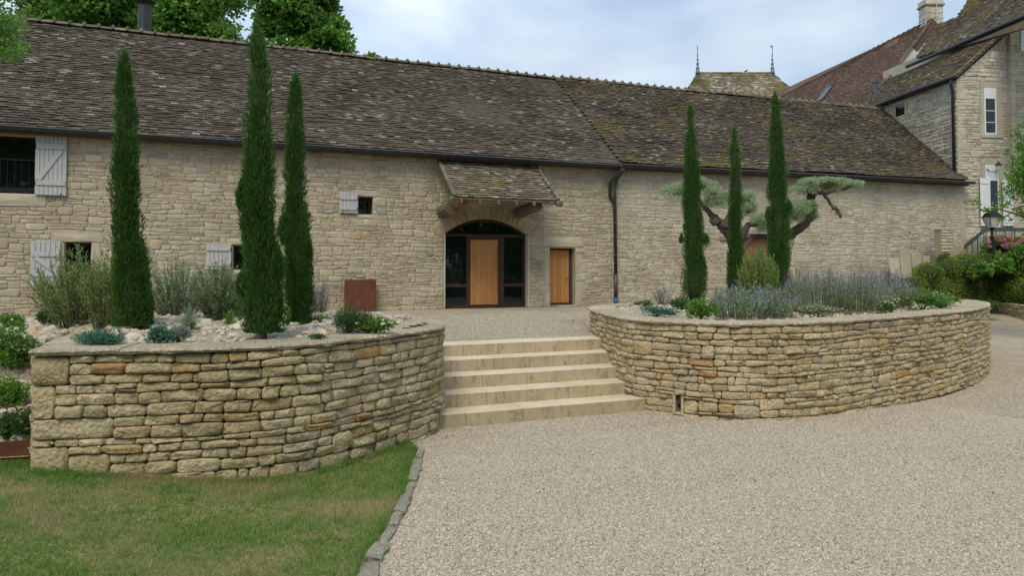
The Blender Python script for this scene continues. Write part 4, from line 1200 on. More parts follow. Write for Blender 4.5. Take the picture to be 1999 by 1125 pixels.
def exs(v0, v1):
    if min(v1, WS[3]+.15) - max(v0, WS[2]-.1) > .02: return [(7-WS[1]-.15, 7-WS[0]+.15)]
    return []
st = lay_courses(7.0, 9.2, (.08,.16), (.18,.5), hr_, [], wav=.03, gap=.010, jump=.15, split=.16, v0=4.6, excl=exs)
g += [stone_geo(p, lambda u, v, w: tuple(hp(7-u, -w, v)), hr_, .022, .004) for p in st]
put_stones(g, M['house_stone'], hwall, smooth=True, limit=220)
def hdress(t0, t1, z0, z1, proud=.03, off=0.0, name='dressed_stone'):
    mb = MB(); mb.obox(hp(-off, t0, z0), HB*(t1-t0), HA*(-proud), Zv*(z1-z0)); o = mb.obj(name, M['dressed'], hwall); bevel(o, .012); return o
z = 1.9
while z < 11.0:                                            # quoins
    h = hr_.uniform(.24, .36); w = hr_.choice([.22, .42]); hdress(2.165, 2.165+w, z, z+h-.012, .025, .12, 'quoin'); z += h
z = 1.9
while z < 9.0:
    h = hr_.uniform(.24, .36); w = hr_.choice([.20, .36]); hdress(0.003, w, z, z+h-.012, .02, 0, 'quoin'); z += h
for (a, b, c, d) in HO:
    hdress(a-.14, b+.27, d, d+.24, .035, 0, 'lintel'); hdress(a-.12, a, c, d-.003, .03, 0, 'jamb_stone'); hdress(b, b+.24, c, d-.003, .03, 0, 'jamb_stone'); hdress(a-.13, b+.28, c-.14, c-.003, .05, 0, 'sill')
def hwin(a, b, c, d, zt, name='window', bars=()):
    mb = MB(); q = .055
    mb.obox(hp(-.012,a,c), HB*q, HA*-.03, Zv*(d-c)); mb.obox(hp(-.012,b-q,c), HB*q, HA*-.03, Zv*(d-c))
    mb.obox(hp(-.012,a+q,c), HB*(b-a-2*q), HA*-.029, Zv*q); mb.obox(hp(-.012,a+q,zt), HB*(b-a-2*q), HA*-.029, Zv*(d-zt))
    w_ = mb.obj(name, M['white_paint'], house)
    mb = MB(); mb.obox(hp(-.010,a+.02,c+.02), HB*(b-a-.04), HA*-.012, Zv*(zt-c)); mb.obj('pane', M['glass'], w_)
    for z_ in bars:
        mb = MB(); mb.obox(hp(-.024,a+q,z_), HB*(b-a-2*q), HA*-.014, Zv*.025); mb.obj('glazing_bar', M['white_paint'], w_)
    return w_
hwin(*W1, W1[3]-.42, bars=[W1[2]+(W1[3]-W1[2])*k for k in (.25, .5)])
dw = hwin(*W2, W2[3]-.62, 'french_door', bars=[W2[2]+.75])
def hshut(px0, py0, px1, py1, par, flip):
    a, c = fpt(px0, py1, .1); b, d = fpt(px1, py0, .1)
    mb = MB(); mb.obox(hp(-.10,a,c), HB*(b-a), HA*-.03, Zv*(d-c)); s = mb.obj('shutter', M['white_paint'], house); bevel(s, .006)
    for z_ in (c+.12, d-.22):
        mb = MB(); mb.obox(hp(-.1305,a+.02,z_), HB*(b-a-.04), HA*-.02, Zv*.10); mb.obj('rail', M['white_paint'], s)
    mb = MB(); d_ = (hp(-.1305, b-.12 if not flip else a+.04, d-.24) - hp(-.1305, a+.04 if not flip else b-.12, c+.22)); mb.obox(hp(-.1305, a+.04 if not flip else b-.12, c+.22), HB*.08, HA*-.02, d_); mb.obj('brace', M['white_paint'], s)
hshut(1914, 348, 1932, 441, house, False); hshut(1958, 352, 1978, 441, house, True)
a, c = fpt(1999, 100, .12); b, d = fpt(2030, 55, .12)
mb = MB(); mb.obox(hp(-.13, fpt(1992,100,.12)[0], c), HB*(b-a), HA*-.03, Zv*(d-c)); w_ = mb.obj('shutter', M['white_paint'], house)
# side window under the lower gutter
mb = MB(); mb.obox(hp(WS[0],-.014,WS[2]), HA*(WS[1]-WS[0]), HB*-.012, Zv*(WS[3]-WS[2])); w_ = mb.obj('window', M['glass'], house); w_['label'] = 'tiny blind window high in the side wall'
for s0, s1, z0, z1 in [(WS[0]-.16,WS[0]-.002,WS[2],WS[3]), (WS[1]+.002,WS[1]+.13,WS[2],WS[3]), (WS[0]-.16,WS[1]+.13,WS[3]+.002,WS[3]+.12), (WS[0]-.16,WS[1]+.13,WS[2]-.1,WS[2]-.002)]:
    mb = MB(); mb.obox(hp(s0,0,z0), HA*(s1-s0), HB*-.035, Zv*(z1-z0)); bevel(mb.obj('dressed_stone', M['dressed'], w_), .01)
# lean-to roof, its verge and gutter
ud = (HB*2.13 + Zv*1.86).normalized(); ul_ = 2.95
E0 = hp(-.14, -.16, GL)
mb = MB(); nn = HA.cross(ud).normalized(); nn = nn if nn.z > 0 else -nn
mb.obox(E0 - nn*.09, HA*7.2, ud*ul_, nn*.08); lr = mb.obj('roof', M['tile_house'], house)
tile_roof(lr, E0, HA, ud, 7.2, ul_, M['tile_house'], seed=12)
for i in range(17):
    a = E0 + ud*(.17*i) - HA*.03; mb = MB(); mb.obox(a - nn*.05, HA*.14, ud*.165, nn*.10); mb.obj('verge_tile', M['tile_red'], lr)
ug = HB*math.cos(R(50)) + Zv*math.sin(R(50)); U0 = hp(0, 1.80, GU+.06); nu_ = HA.cross(ug).normalized(); nu_ = nu_ if nu_.z > 0 else -nu_
def poly_on(P0, n, e, s, pts):
    out = []
    for px, py in pts:
        q = onpl(px, py, P0, n) - P0; out.append((q.dot(e), q.dot(s)))
    return out
poly = poly_on(U0, nu_, HA, ug, [(1788,113),(1828,50),(1850,40),(1866,36),(1893,-5),(1925,-70),(2150,-150),(2260,-20)])
u0 = min(p[0] for p in poly); u1 = max(p[0] for p in poly); v1 = max(p[1] for p in poly)
mb = MB(); mb.add([U0 + HA*u + ug*v - nu_*.03 for u, v in poly] + [U0 + HA*u + ug*v - nu_*.09 for u, v in poly], [tuple(range(len(poly)))] + [(i, (i+1) % len(poly), (i+1) % len(poly)+len(poly), i+len(poly)) for i in range(len(poly))])
mr = mb.obj('roof', M['tile_house'], house); mr['label'] = 'steep upper roof with orange lichen'
tile_roof(mr, U0 + HA*u0, HA, ug, u1-u0, v1, M['tile_house'], ok=lambda u, v: inside(u+u0, v, poly), seed=13)
def hgut(p, q, root):
    mb = MB(); mb.tube([p, q], .085, 8); g_ = mb.obj('gutter', M['zinc'], root, True)
    return g_
hgut(hp(-.2, -.24, GL-.04), hp(7.0, -.24, GL+.0), house)
hgut(hp(-2.6, 1.70, GU-.0), hp(5.2, 1.70, GU+.05), house)
mb = MB(); mb.tube([hp(-.02,-.24,GL-.1), hp(.02,-.22,GL-.3), hp(.10,-.09,GL-.55), hp(.10,-.08,5.3)], .055, 10); mb.obj('downpipe', M['zinc'], house, True)
mb = MB(); mb.tube([hp(.10,-.08,5.45), hp(.10,-.09,5.2), hp(.05,-.16,5.1)], .06, 10); mb.obj('downpipe_shoe', M['black_iron'], house, True)
# flashing band where the barn roof dies against the side wall
mb = MB(); fa = hp(0.15, -.012, EZ+.30); fb = hp(4.75, -.012, RZ+.42); mb.add([fa - Zv*.3, fb - Zv*.3, fb + Zv*.05, fa + Zv*.05, fa - Zv*.3 - HB*.05, fb - Zv*.3 - HB*.05, fb - HB*.05 + Zv*.02, fa - HB*.05 + Zv*.02], [(4,5,6,7),(7,6,2,3),(4,7,3,0),(5,1,2,6)]); mb.obj('mortar_flashing', M['plaster'], house)
# wall lantern
lp = hp(-.05, fpt(1940, 330)[0], fpt(1940, 330)[1])
lt = thing('wall_lantern', 'small black lantern on a curled iron bracket above the french door', 'lantern', lp)
mb = MB(); mb.tube([lp + HB*-.35, lp + HB*-.25 - HA*.06 - Zv*.12, lp + HB*-.05 - HA*.14 - Zv*.14, lp - HA*.18 + Zv*.06], .016, 6); mb.obj('bracket', M['black_iron'], lt)
mb = MB(); mb.lathe(lp - HA*.18, [(.05,-.10),(.10,.10)], 6); mb.obj('lamp_glass', M['lamp_glass'], lt)
mb = MB(); mb.lathe(lp - HA*.18, [(.13,.10),(.12,.13),(.03,.22),(.015,.27)], 6); mb.obj('lantern_cap', M['black_iron'], lt)

# red-brown roofed wing behind
wing = thing('rear_wing', 'reddish brown tiled wing with a roof light behind the barn', 'house', hp(10, 3, .8))
PR0 = atD(1820, 40, 34.0)
dn = (-HB*.612 - Zv*.79).normalized(); nr = HA.cross(dn).normalized(); nr = nr if nr.z > 0 else -nr
poly = poly_on(PR0, nr, HA, -dn, [(1822,38),(1530,173),(1498,194),(1462,250),(1660,250)])
u0 = min(p[0] for p in poly); u1 = max(p[0] for p in poly); v0 = min(p[1] for p in poly)
mb = MB(); k = len(poly); mb.add([PR0 + HA*u - dn*v - nr*.03 for u, v in poly] + [PR0 + HA*u - dn*v - nr*.35 for u, v in poly], [tuple(range(k))] + [(i, (i+1) % k, (i+1) % k+k, i+k) for i in range(k)])
wr = mb.obj('roof', M['tile_red'], wing)
tile_roof(wr, PR0 + HA*u0 - dn*v0, HA, -dn, u1-u0, -v0, M['tile_red'], ok=lambda u, v: inside(u+u0, v+v0, poly), seed=14, tw=.2, te=.135)
fr0, fr1 = PR0, PR0 + HA*15.0
i = 0
while i*.42 < 15.2:
    a = fr0 + HA*(i*.42); mb = MB(); mb.tube([a, a+HA*.40], .14, 6); mb.tube([a+HA*.37, a+HA*.43], .18, 6); mb.obj('ridge_tile', M['tile_red'], wr); i += 1
for i in range(30):
    a = PR0 + dn*(.19*i) + nr*.0; mb = MB(); mb.obox(a - HA*.05, HA*.15, dn*.185, nr*.09); mb.obj('verge_tile', M['tile_red'], wr)
GP = PR0 + HA*.06
gp = [onpl(x, y, GP, HA) for x, y in [(1822,42),(1836,70),(1815,95),(1790,118),(1765,160),(1760,240),(1668,240)]]
mb = MB(); k = len(gp); mb.add(gp + [p + HA*.4 for p in gp], [tuple(range(k))] + [(i, (i+1) % k, (i+1) % k+k, i+k) for i in range(k)]); mb.obj('gable_wall', M['plaster'], wing)
def roof_px(px, py): return onpl(px, py, PR0, nr)
c = roof_px(1611, 184)
mb = MB(); mb.obox(c - HA*.45 + dn*.6, HA*.9, -dn*1.2, nr*.09); sky_l = mb.obj('roof_light', M['zinc'], wing)
mb = MB(); mb.obox(c - HA*.36 + dn*.5 + nr*.091, HA*.72, -dn*1.0, nr*.01); mb.obj('pane', M['glass'], sky_l)
c = roof_px(1738, 92); mb = MB(); mb.obox(c - HA*.45, HA*.9, -dn*.1 + HB*.35, Zv*.30); mb.obj('roof_vent', M['brick'], wing)
c = roof_px(1709, 196); mb = MB(); mb.lathe(c - Zv*.1, [(.10,0),(.10,.95),(.14,.97),(.14,1.08)], 10); mb.obj('vent_pipe', M['teal_iron'], wing)
ch = thing('chimney', 'square stone and brick chimney with a television aerial on the roof ridge', 'chimney', atD(1824, 50, 34.2))
cb = atD(1808, 60, 34.2); w_ = .86
mb = MB(); mb.obox(cb, RT*w_, FWh*.6, Zv*1.30); mb.obj('shaft', M['plaster'], ch)
for z_ in (.32, .62, .92):
    mb = MB(); mb.obox(cb + Zv*z_ - RT*.006 - FWh*.006, RT*(w_+.012), FWh*.612, Zv*.03); mb.obj('iron_band', M['lead'], ch)
mb = MB(); mb.obox(cb + Zv*.2 - FWh*.005 + RT*.02, RT*.26, FWh*.02, Zv*.95); mb.obj('lichened_face', M['arch_stone'], ch)
mb = MB(); mb.obox(cb + Zv*1.30 - RT*.07 - FWh*.07, RT*(w_+.14), FWh*.74, Zv*.07); mb.obj('cornice', M['brick'], ch)
mb = MB(); mb.obox(cb + Zv*1.3705 - RT*.03 - FWh*.03, RT*(w_+.06), FWh*.66, Zv*.25); mb.obj('chimney_top', M['plaster'], ch)
mb = MB(); a = cb + RT*.48 - FWh*.12; mb.tube([a + Zv*.05, a + Zv*2.0], .018, 6)
for k in range(5): mb.tube([a + Zv*(.35+.17*k) - RT*.16, a + Zv*(.40+.17*k) + RT*.12], .022, 5)
mb.obj('aerial', M['lamp_glass'], ch)

# pavilion roof with two finials
tower = thing('pavilion_tower', 'square pavilion with a hipped lichened roof rising behind the barn', 'tower', atD(1436, 180, 56))
T1, T2 = atD(1362, 143, 55), atD(1508, 144, 55); zt_ = T1.z
dwn = 5.0; ex = 3.1; dy = 3.6
B1 = T1 - RT*ex - FWh*dy - Zv*dwn; B2 = T2 + RT*ex - FWh*dy - Zv*dwn; B3 = T2 + RT*ex + FWh*dy - Zv*dwn; B4 = T1 - RT*ex + FWh*dy - Zv*dwn; T2.z = T1.z
mb = MB(); mb.add([T1, T2, B1, B2, B3, B4], [(2,3,1,0),(3,4,1),(4,5,0,1),(5,2,0)]); tr_ = mb.obj('roof', M['tile_tower'], tower)
mb = MB(); mb.obox(B1 + RT*.3 + FWh*.3 - Zv*9, (B2-B1) - RT*.6, FWh*(2*dy-.6), Zv*8.9); mb.obj('wall', M['house_mortar'], tower)
us = (FWh*dy + Zv*dwn).normalized(); wid = (B2-B1).length; sl_ = math.hypot(dy, dwn)
tile_roof(tr_, B1, RT, us, wid, sl_, M['tile_tower'], ok=lambda u, v: ex*v/sl_ < u < wid-ex*v/sl_, seed=15, tw=.24, te=.16)
us2 = (RT*ex + Zv*dwn).normalized(); sl2 = math.hypot(ex, dwn)
tile_roof(tr_, B4, -FWh, us2, 2*dy, sl2, M['tile_tower'], ok=lambda u, v: dy*v/sl2 < u < 2*dy-dy*v/sl2, seed=16, tw=.24, te=.16)
us3 = (-RT*ex + Zv*dwn).normalized()
tile_roof(tr_, B2, FWh, us3, 2*dy, sl2, M['tile_tower'], ok=lambda u, v: dy*v/sl2 < u < 2*dy-dy*v/sl2, seed=17, tw=.24, te=.16)
L_ = (T2-T1).length; i = 0
while i*.4 < L_-.05:
    mb = MB(); a = T1 + RT*(i*.4); mb.tube([a, a+RT*.38], .12, 6); mb.obj('ridge_tile', M['tile_tower'], tr_); i += 1
for P_, hh in ((T1, 2.3), (T2, 2.35)):
    mb = MB(); mb.lathe(P_ - Zv*.1, [(.20,0),(.16,.3),(.10,.42),(.17,.5),(.10,.62),(.07,.8),(.14,.88),(.06,.98),(.05,1.15),(.10,1.22),(.045,1.3),(.035,1.6),(.07,1.66),(.03,1.72),(.025,hh-.2),(.05,hh-.15),(.01,hh+.1)], 8); f_ = mb.obj('finial', M['lead'], tower, True)
    if P_ is T2:
        mb = MB(); mb.obox(P_ + Zv*(hh-.2) - RT*.16, RT*.15, FWh*.02, Zv*.12); mb.obj('vane', M['lead'], f_)
bp = atD(1455, 141, 55); mb = MB()
mb.tube([bp - RT*.18 + Zv*.02, bp - RT*.05 + Zv*.05, bp + RT*.08 + Zv*.09, bp + RT*.14 + Zv*.17, bp + RT*.17 + Zv*.22, bp + RT*.23 + Zv*.21], [.02,.07,.08,.045,.045,.008], 8)
mb.tube([bp + RT*.0 + Zv*.03, bp + RT*.0 - Zv*.12], .012, 4)
tag(mb.obj('bird', M['zinc'], None, True), 'small dark bird perched on the ridge between the two finials', 'bird')

# outside stair, rail, lamp post, pier, boards
stair = thing('outside_stair', 'stone stair with a painted blue grey handrail below the french door', 'stairs', atD(1930, 480, 25.3))
lz = atD(1925, 450, 25.5).z - .85
for k in range(7):
    p = atD(1893, 480, 25.3); a = Vector((p.x, p.y, 0)) + RT*(.12*k); zt2 = 2.35 + .13*k
    mb = MB(); mb.obox(a + FWh*(.02*k) + Zv*(zt2-.13), RT*3.2, FWh*(1.0-.02*k), Zv*.128); o = mb.obj('step', M['house_stone'], stair); bevel(o, .01)
def rail(pts, r, nm='handrail'):
    mb = MB(); mb.tube(pts, r, 8); return mb.obj(nm, M['teal_iron'], stair)
r0, r1, r2 = atD(1884, 486, 24.9), atD(1926, 451, 25.1), atD(2020, 452, 24.9)
mb = MB(); d = r1-r0; mb.obox(r0, d, FWh*.06, Zv*.15); mb.obox(r1 + RT*.001, r2-r1, FWh*.06, Zv*.13); mb.obj('handrail', M['teal_iron'], stair)
for t_ in (0.1, .35, .6, .9):
    p = r0.lerp(r1, t_); mb = MB(); mb.tube([p + FWh*.03, p + FWh*.03 - Zv*.8], .018, 6); mb.obj('baluster', M['teal_iron'], stair)
for k in range(6):
    p = r1.lerp(r2, k/5); mb = MB(); mb.tube([p + FWh*.03, p + FWh*.03 - Zv*.8], .018, 6); mb.obj('baluster', M['teal_iron'], stair)
# door posts: dark railing in front of the french door
lampp = atD(1937, 470, 24.2); lampp.z = 1.5; LZt = atD(1937, 443, 24.2).z
lamp = thing('lamp_post', 'black cast iron garden lamp with a four sided lantern in front of the stair', 'street lamp', lampp)
mb = MB(); mb.lathe(lampp, [(.10,0),(.10,.3),(.065,.36),(.062,LZt-1.5-.4),(.085,LZt-1.5-.36),(.05,LZt-1.5-.3),(.04,LZt-1.5-.12),(.07,LZt-1.5-.08),(.10,LZt-1.5-.02)], 10); mb.obj('post', M['black_iron'], lamp)
top = Vector((lampp.x, lampp.y, LZt))
def frus(z0, r0, z1, r1):
    v = []
    for z_, r_ in ((z0, r0), (z1, r1)):
        for sx, sy in ((-1,-1),(1,-1),(1,1),(-1,1)): v.append(top + RT*(sx*r_) + FWh*(sy*r_) + Zv*z_)
    return v
mb = MB(); mb.add(frus(0, .10, .34, .20), [(0,1,5,4),(1,2,6,5),(2,3,7,6),(3,0,4,7),(0,3,2,1),(4,5,6,7)]); mb.obj('lamp_glass', M['lamp_glass'], lamp)
mb = MB(); mb.add(frus(.341, .23, .38, .22) , [(0,1,5,4),(1,2,6,5),(2,3,7,6),(3,0,4,7),(0,3,2,1),(4,5,6,7)]); mb.add(frus(.3805, .20, .50, .15), [(0,1,5,4),(1,2,6,5),(2,3,7,6),(3,0,4,7),(0,3,2,1),(4,5,6,7)])
mb.tube([top + Zv*.50, top + Zv*.58], .03, 6)
for sx, sy in ((-1,-1),(1,-1),(1,1),(-1,1)): mb.tube([top + RT*(sx*.104) + FWh*(sy*.104), top + RT*(sx*.206) + FWh*(sy*.206) + Zv*.34], .012, 5)
mb.obj('lantern_frame', M['black_iron'], lamp)
pier = thing('stone_pier', 'short squared stone pier with a pale cap against the end of the barn wall', 'pier', (24.8, 17.7, .9))
a, b = atD(1838, 500, 24.6), atD(1862, 500, 24.6); mb = MB(); p0 = Vector((a.x, a.y, .8)); ztop = atD(1850, 449, 24.6).z
mb.obox(p0, RT*(a-b).length, FWh*.4, Zv*(ztop-.8)); pc = mb.obj('core', M['barn_mortar_right'], pier)
pw = (a-b).length
st = lay_courses(pw, ztop-.8, (.08,.14), (.15,.3), random.Random(3), gap=.008)
put_stones([stone_geo(p, lambda u, v, w: tuple(p0 + RT*u - FWh*w + Zv*v), random.Random(5), .02, .01) for p in st], M['barn_stone'], pier, smooth=True)
mb = MB(); mb.obox(p0 + Zv*(ztop-.8) - RT*.03 - FWh*.03, RT*(pw+.06), FWh*.46, Zv*.05); bevel(mb.obj('cap', M['dressed'], pier), .01)
bx = [(1733, 504, 20, 'leftmost and lowest'), (1754, 497, 22, 'second from the left'), (1777, 494, 22, 'widest and tallest'), (1800, 500, 16, 'narrow rightmost')]
for i, (px, py, w_, nm) in enumerate(bx):
    t0 = atY(px, py, WY-.35); t1 = atY(px+w_-1, py, WY-.35); mb = MB()
    mb.obox(Vector((t0.x, WY-.60, .85)), Vector((t1.x-t0.x, .02*i, 0)), Vector((0,.06,.0)), Vector((.03,.22, t0.z-.85)))
    o = mb.obj('stone_slab', M['dressed'], None); bevel(o, .01)
    tag(o, f'{nm} of the pale stone slabs leaning on the right end of the barn wall', 'slab', 'stone slabs leaning on the barn wall')

# low garden wall on the far right, below the hedge
lw = thing('garden_wall', 'low drystone wall under the hedge at the far right of the drive', 'stone wall', atz(1970, 620, .28))
GW = Path([tuple(atz(x, y, .22).xy) for x, y in [(1830,622),(1890,618),(1945,616),(1999,626),(2090,650)]])
gwr = random.Random(71); f = GW.map(.12)
st = lay_courses(GW.L, .60, (.09,.17), (.22,.5), gwr, gap=.010)
put_stones([stone_geo(p, f, gwr, .03, .05) for p in st], M['drystone_left'], lw)
n = 20; vs = []
for i in range(n+1):
    u = GW.L*i/n; vs += [f(u,-.1,-.045), f(u,.60,-.045), f(u,.60,-.4)]
obj('wall_core', vs, [(i*3+q, i*3+q+3, i*3+q+4, i*3+q+1) for i in range(n) for q in (0,1)], M['joint_earth'], lw)
# sloping garden ground behind it
def hill(px, D, z): p = atD(px, 500, D); return (p.x, p.y, z)
struct(obj('garden_slope', [hill(1700,23.4,.5), hill(1850,24.0,.6), hill(1945,25.1,.66), hill(2060,21.4,.66), hill(2300,19,.66), hill(1700,25,.9), hill(1840,25.0,1.3), hill(1945,26.0,1.6), hill(2100,24.4,1.7), hill(2400,22,1.9), hill(1700,27,.9), hill(1840,27,2.0), hill(1945,27,2.0), hill(2100,27,2.0), hill(2500,27,2.0)],
    [(0,1,6,5),(1,2,7,6),(2,3,8,7),(3,4,9,8),(5,6,11,10),(6,7,12,11),(7,8,13,12),(8,9,14,13)], M['soil'], None, True))

# ------------------------------------------------------------------ foliage builders
def unit(a): return a / np.maximum(1e-9, np.linalg.norm(a, axis=1, keepdims=True))
def leafq(P, Dv, L, W, flat=None):
    """rhombic leaves at P pointing along Dv"""
    n = len(P); r = RNG.normal(size=(n, 3)) if flat is None else flat + RNG.normal(size=(n, 3))*.5
    S = unit(np.cross(Dv, r)); L = np.broadcast_to(L, (n,))[:, None]; W = np.broadcast_to(W, (n,))[:, None]
    return np.stack([P, P + Dv*L*.42 + S*W*.5, P + Dv*L, P + Dv*L*.42 - S*W*.5], axis=1)
def leaves(name, arr, mat, parent): return struct(quads(name, arr, mat, parent), 'stuff')
def sph(n): return unit(RNG.normal(size=(n, 3)))
def hull(ells, k=.8):
    mb = MB(); v2, f2 = IV2, IF2
    for c, (rx, ry, rz) in ells: mb.add([(c[0]+v.x*rx*k, c[1]+v.y*ry*k, c[2]+v.z*rz*k) for v in v2], f2)
    return mb
def mass(ells, n, L, W, up=.3, out=.8, shell=.55, low=-.5, jit=.5):
    """leaves through the outer part of a set of ellipsoids"""
    A = []; tot = sum(r[0]*r[1] + r[0]*r[2] + r[1]*r[2] for _, r in ells)
    for c, r in ells:
        k = max(8, int(n*(r[0]*r[1]+r[0]*r[2]+r[1]*r[2])/tot)); d = sph(k*2); d = d[d[:, 2] > low][:k]; k = len(d)
        rad = shell + (1.06-shell)*RNG.random((k, 1))**.6
        P = np.array(c) + d*np.array(r)*rad
        D = unit(d*out + RNG.normal(size=(k, 3))*jit + np.array([0, 0, up])); A.append(leafq(P, D, L*RNG.uniform(.6, 1.2, k), W*RNG.uniform(.7, 1.2, k)))
    return np.concatenate(A)
def at_bed(px, py, z):
    if px < 70:
        D = 5.5
        while D < 14:
            p = atD(px, py, D)
            if p.y > 7.25 and p.z < bl(p.x, p.y): return p
            D += .02
    return atz(px, py, z)
def scl(p): return proj(p)[2] / F              # metres per photograph pixel at p

# ---- cypresses
def cypress(px, pyb, z, prof, label, seed, n=30000):
    base = at_bed(px, pyb, z); k = scl(base); rnd = random.Random(seed)
    t = thing('cypress_tree', label, 'tree', base, 'slender cypress trees in the raised beds')
    yy = [p[0] for p in prof][::-1]; hh = [(pyb - y)*k for y in yy]; cc = [(p[1]-px)*k for p in prof][::-1]; ww = [p[2]*k*.44 for p in prof][::-1]
    H = hh[-1]; hh = np.array(hh); cc = np.array(cc); ww = np.array(ww)
    b = np.array(base); rt = np.array(RT)
    # plumes: upright flame-shaped tufts over the column
    npl = 150
    h = RNG.random(npl)**.85*H*.985; th = RNG.random(npl)*2*np.pi
    Rr = np.interp(h, hh, ww); Cx = np.interp(h, hh, cc)
    pr = np.clip(.040 + .22*Rr, .03, .11)*RNG.uniform(.7, 1.3, npl); pl = RNG.uniform(.16, .36, npl)*np.clip(Rr/.15, .5, 1.1)
    rad = np.maximum(0, Rr - pr*.75)*RNG.uniform(.72, 1.12, npl); st_ = RNG.random(npl) < .16; rad = np.where(st_, rad + .02 + .10*Rr, rad); pl = np.where(st_, pl*1.15, pl)
    ctr = b + rt*Cx[:, None] + np.stack([np.cos(th)*rad, np.sin(th)*rad, h - pl*.3], 1)
    w = pr*pl; idx = RNG.choice(npl, n, p=w/w.sum())
    d = sph(n); P = ctr[idx] + d*np.stack([pr[idx], pr[idx], pl[idx]], 1)*(RNG.uniform(.55, 1.05, n)[:, None])
    # taper plume tops
    fz = np.clip((P[:, 2]-ctr[idx][:, 2])/pl[idx], -1, 1); P[:, :2] = ctr[idx][:, :2] + (P[:, :2]-ctr[idx][:, :2])*(1-.45*np.clip(fz, 0, 1))[:, None]
    rad_d = np.stack([np.cos(th[idx]), np.sin(th[idx]), np.zeros(n)], 1)
    D = unit(np.array([0, 0, 1.0]) + rad_d*.30 + d*np.array([.35, .35, 0]) + RNG.normal(size=(n, 3))*.22)
    P[:, 2] = np.maximum(P[:, 2], b[2]+.02)
    arr = leafq(P, D, RNG.uniform(.035, .075, n), RNG.uniform(.007, .013, n))
    m = 500                                                            # wispy leader
    hz = H*(1 - .10*RNG.random(m)**1.5); r2 = np.interp(hz, hh, ww)*.8
    P2 = b + rt*np.interp(hz, hh, cc)[:, None] + np.stack([RNG.normal(size=m)*r2*.6, RNG.normal(size=m)*r2*.6, hz-.03], 1)
    arr2 = leafq(P2, unit(np.array([0, 0, 1.0])+RNG.normal(size=(m, 3))*.14), .07, .007)
    leaves('crown', np.concatenate([arr, arr2]), M['cypress'], t)
    mb = MB(); pts, rr_ = [], []
    for i in range(12):
        q = H*.97*i/11; pts.append(tuple(b + rt*np.interp(q, hh, cc) + np.array([0, 0, q+.05]))); rr_.append(max(.01, float(np.interp(q, hh, ww))*.62))
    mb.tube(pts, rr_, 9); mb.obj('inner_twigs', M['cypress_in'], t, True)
    mb = MB(); mb.tube([tuple(b - np.array([0, 0, .15])), tuple(b + np.array([0, 0, .5]))], [.05, .035], 8); mb.obj('trunk', M['bark'], t)
    return t, b, k
c1 = cypress(257, 640, 1.30, [(103,235,3),(115,235,14),(150,236,24),(200,238,34),(300,241,46),(400,242,50),(450,245,54),(500,250,66),(560,254,74),(600,257,80),(630,258,72),(640,258,40)], 'dark cypress farthest left beside the feathery shrubs', 1)
c2 = cypress(512, 655, 1.27, [(48,494,3),(62,495,16),(100,497,34),(150,500,44),(250,502,54),(350,503,62),(400,502,68),(450,506,60),(520,508,72),(580,512,82),(630,512,76),(650,512,54),(655,512,35)], 'tallest cypress of the left bed standing nearest the coping', 2, 36000)
c3 = cypress(588, 634, 1.28, [(148,573,3),(160,573,14),(200,573,28),(300,574,38),(400,577,44),(450,580,56),(500,582,60),(560,584,56),(600,588,56),(625,589,50),(634,589,30)], 'thinner cypress close behind the tallest one in the left bed', 3)
c4 = cypress(1356, 592, 1.26, [(205,1350,2),(220,1350,9),(260,1350,22),(330,1352,33),(400,1353,39),(480,1354,42),(530,1356,52),(575,1356,54),(592,1356,40)], 'cypress on the left of the right hand bed in front of the olive crown', 4)
c5 = cypress(1436, 588, 1.28, [(250,1436,2),(265,1436,9),(300,1436,20),(350,1438,26),(450,1438,29),(520,1437,35),(570,1436,36),(588,1436,26)], 'shortest cypress in the middle of the right hand trio', 5, 24000)
c6 = cypress(1524, 598, 1.26, [(180,1517,2),(192,1517,10),(250,1519,24),(330,1520,34),(400,1520,39),(450,1521,42),(520,1522,45),(570,1524,52),(598,1525,44)], 'tallest cypress of the right hand trio in front of the pale door jamb', 6)
def side_plume(c, pts, n=1400):
    t, b, k = c; A = []
    for px, py, rx, rz in pts:
        ctr = np.array(atD(px, py, proj(b)[2])); d = sph(n); P = ctr + d*np.array([rx*k, rx*k, rz*k])*(RNG.random((n, 1))**.4)
        fz = np.clip((P[:, 2]-ctr[2])/(rz*k), -1, 1); P[:, :2] = ctr[:2] + (P[:, :2]-ctr[:2])*(1-.6*np.clip(fz, 0, 1))[:, None]
        A.append(leafq(P, unit(np.array([0, 0, 1.0]) + d*.4 + RNG.normal(size=(n, 3))*.25), RNG.uniform(.035, .07, n), .010))
    leaves('side_shoot', np.concatenate(A), M['cypress'], t)
side_plume(c1, [(276, 530, 12, 46), (288, 600, 10, 40)])
side_plume(c2, [(474, 385, 11, 34), (541, 520, 13, 44), (540, 590, 12, 50), (472, 560, 9, 24)], 1800)
side_plume(c3, [(553, 450, 9, 30), (601, 495, 8, 36), (566, 300, 6, 26)])
side_plume(c4, [(1330, 468, 4, 10), (1379, 470, 5, 14)], 400)
side_plume(c6, [(1540, 408, 7, 16), (1500, 420, 6, 16)], 600)

